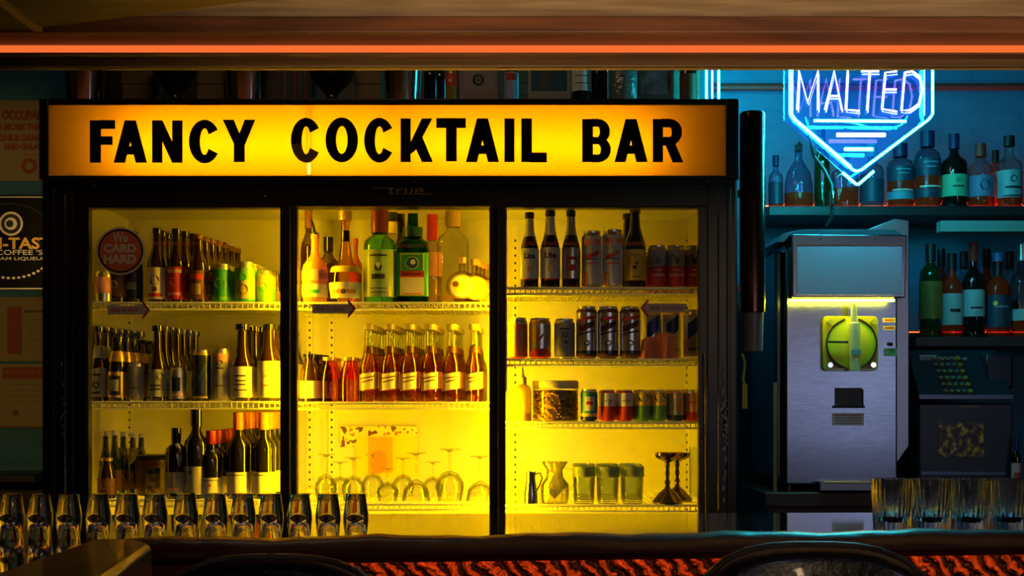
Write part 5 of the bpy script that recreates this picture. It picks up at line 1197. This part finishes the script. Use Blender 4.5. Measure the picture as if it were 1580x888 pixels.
# left glasses: tulip shot glasses with an eye mark
gb = [None]
for i, px in enumerate((18, 62, 107, 152, 196, 240, 287, 332, 375, 418, 462, 506, 549)):
    d = 2.20; x = X(px, d)
    ords = ['leftmost', 'second', 'third', 'fourth', 'fifth', 'sixth', 'seventh', 'eighth', 'ninth', 'tenth', 'eleventh', 'twelfth', 'rightmost']
    lb = 'small upside-down tulip glass with eye mark on the bar, %s of thirteen' % ords[i]
    if gb[0] is None:
        t = thing('shot_glass', (x, d, zbar), lb, 'glass', 'tulip glasses with eye mark'); r = 19.5/F*d; H = Z(760, d)-zbar
        outer = [(0, H*.985), (.74*r, H*.985), (.78*r, H*.97), (.84*r, H*.80), (.98*r, H*.55), (1.0*r, H*.42), (.92*r, H*.20), (.84*r, 0)]
        inner = [(.66*r, 0), (.60*r, H*.15), (.52*r, H*.30), (.30*r, H*.36), (0, H*.37)]
        m = MB(); m.lathe((outer+inner)[::-1], r_smoke, seg=26); m.build('glass_body', t)
        m = MB(); R = r*1.015
        def eye(w_, h_, mt, e, n=14):
            up = [(w_*(-1+2*k/n), h_*math.cos(PI/2*(-1+2*k/n))) for k in range(n+1)]; dn = [(a, -b) for a, b in up[1:-1]][::-1]
            pts = up+dn; m.add([((R+e)*math.sin(a/R), -(R+e)*math.cos(a/R), H*.46+b) for a, b in pts], [tuple(range(len(pts)))[::-1]], mt)
        eye(.74*r, .32*r, mat('eye_dark', (.03, .02, .02), .4), .0002); eye(.56*r, .19*r, mat('eye_gold', (.55, .30, .06), .35), .0005); eye(.22*r, .17*r, MATS['eye_dark'], .0008)
        m.build('eye_mark', t)
        gb[0] = t
    else: dup(gb[0], (x, d+random.uniform(-.003, .003), zbar), lb)
gr = None
for i, px in enumerate((1376, 1436, 1496, 1557)):
    d = 2.34; lb = 'fluted rocks glass on the bar, %s of four at the right' % ORD[i]
    if gr is None:
        r = 30.5/F*d; H = Z(738, d)-zbar; t = gr = thing('rocks_glass', (X(px, d), d, zbar), lb, 'glass', 'fluted rocks glasses')
        m = MB(); pf = [(0, 0), (.9*r, 0), (.93*r, .02*H), (.96*r, .5*H), (r, .74*H), (1.0*r, .78*H), (r, H), (.94*r, H), (.90*r, .78*H), (.84*r, .5*H), (.74*r, .28*H), (.4*r, .18*H), (0, .16*H)]
        m.lathe(pf, r_flute, seg=144, flute=(24, .05)); m.build('glass_body', t)
    else: dup(gr, (X(px, d), d, zbar), lb)

# ------------------------------------------------------------------ bar stools
seatl = mat('black_leather', (.012, .010, .012), .28, coat=.3, bump=(70, .12))
piping = mat('worn_piping', (.05, .035, .03), .4, noise=(14, (.17, .13, .11)))
def stool(px, top_py, hw, d, lb):
    x = X(px, d); t = thing('bar_stool', (x, d-.16, 0), lb, 'stool', 'black leather bar stools'); zt_ = Z(top_py, d)
    h = .36; zc_ = zt_-h/2; n = 40; e = 3.2
    out = []
    for i in range(n):
        a = 2*PI*i/n; ca, sa = math.cos(a), math.sin(a); k = (abs(ca)**e+abs(sa)**e)**(-1/e); out.append((hw*ca*k, h/2*sa*k))
    def crv(u): return .16-.9*u*u     # the back curves forward at its ends
    m = MB(); layers = [(.0, .90, -.014), (.0, .985, -.006), (.0, 1.0, .010), (.0, .985, .026), (.0, .90, .034)]
    vs = []
    for _, s_, dy in layers:
        for (a, b) in out: vs.append((a*s_, crv(a)+dy, zc_+b*s_))
    for dy in (-.014, .034):
        for f_ in (.6, .3):
            for (a, b) in out: vs.append((a*f_, crv(a)+dy, zc_+b*f_))
    L = 5; fs = []
    ring = lambda k: [k*n+i for i in range(n)]
    def con(A, B, flip=False):
        for i in range(n):
            q = (A[i], A[(i+1) % n], B[(i+1) % n], B[i]); fs.append(q[::-1] if flip else q)
    for k in range(L-1): con(ring(k), ring(k+1), True)
    con(ring(5), ring(0), True); con(ring(6), ring(5), True); con(ring(4), ring(7), True); con(ring(7), ring(8), True)
    fs.append(tuple(ring(6))); fs.append(tuple(ring(8))[::-1])
    m.add(vs, fs, seatl); m.build('backrest', t, smooth=60)
    m = MB(); m.tube([(a*1.005, crv(a)+.010, zc_+b*1.005) for a, b in out], .004, piping, 8, True); m.build('piping', t)
    m = MB(); m.lathe([(0, .70), (.15, .70), (.175, .72), (.18, .75), (.165, .785), (.10, .80), (0, .80)], seatl, seg=32); m.build('seat', t)
    m = MB(); m.tube([(-.07, .10, .72), (-.07, .17, .75), (-.07, .165, zc_)], .012, steel_d, 8); m.tube([(.07, .10, .72), (.07, .17, .75), (.07, .165, zc_)], .012, steel_d, 8); m.build('back_frame', t)
    m = MB(); m.lathe([(0, 0), (.18, 0), (.18, .012), (.05, .035), (.03, .05), (.03, .70), (0, .70)], steel_d, seg=28); m.build('pedestal', t)
    m = MB(); m.tube([(.15*math.cos(2*PI*i/24), .15*math.sin(2*PI*i/24), .28) for i in range(24)], .010, chrome, 8, True)
    for a in (0, PI/2, PI, 3*PI/2): m.tube([(.025*math.cos(a), .025*math.sin(a), .28), (.15*math.cos(a), .15*math.sin(a), .28)], .007, chrome, 6)
    m.build('foot_ring', t); return t
stool(418, 861, .157, 1.52, 'black leather bar stool back at lower left below the tulip glasses')
stool(1256, 842, .160, 1.52, 'black leather bar stool back with worn edge, lower right centre')
stool(1738, 848, .160, 1.52, 'black leather bar stool cut off by the right edge of the picture')
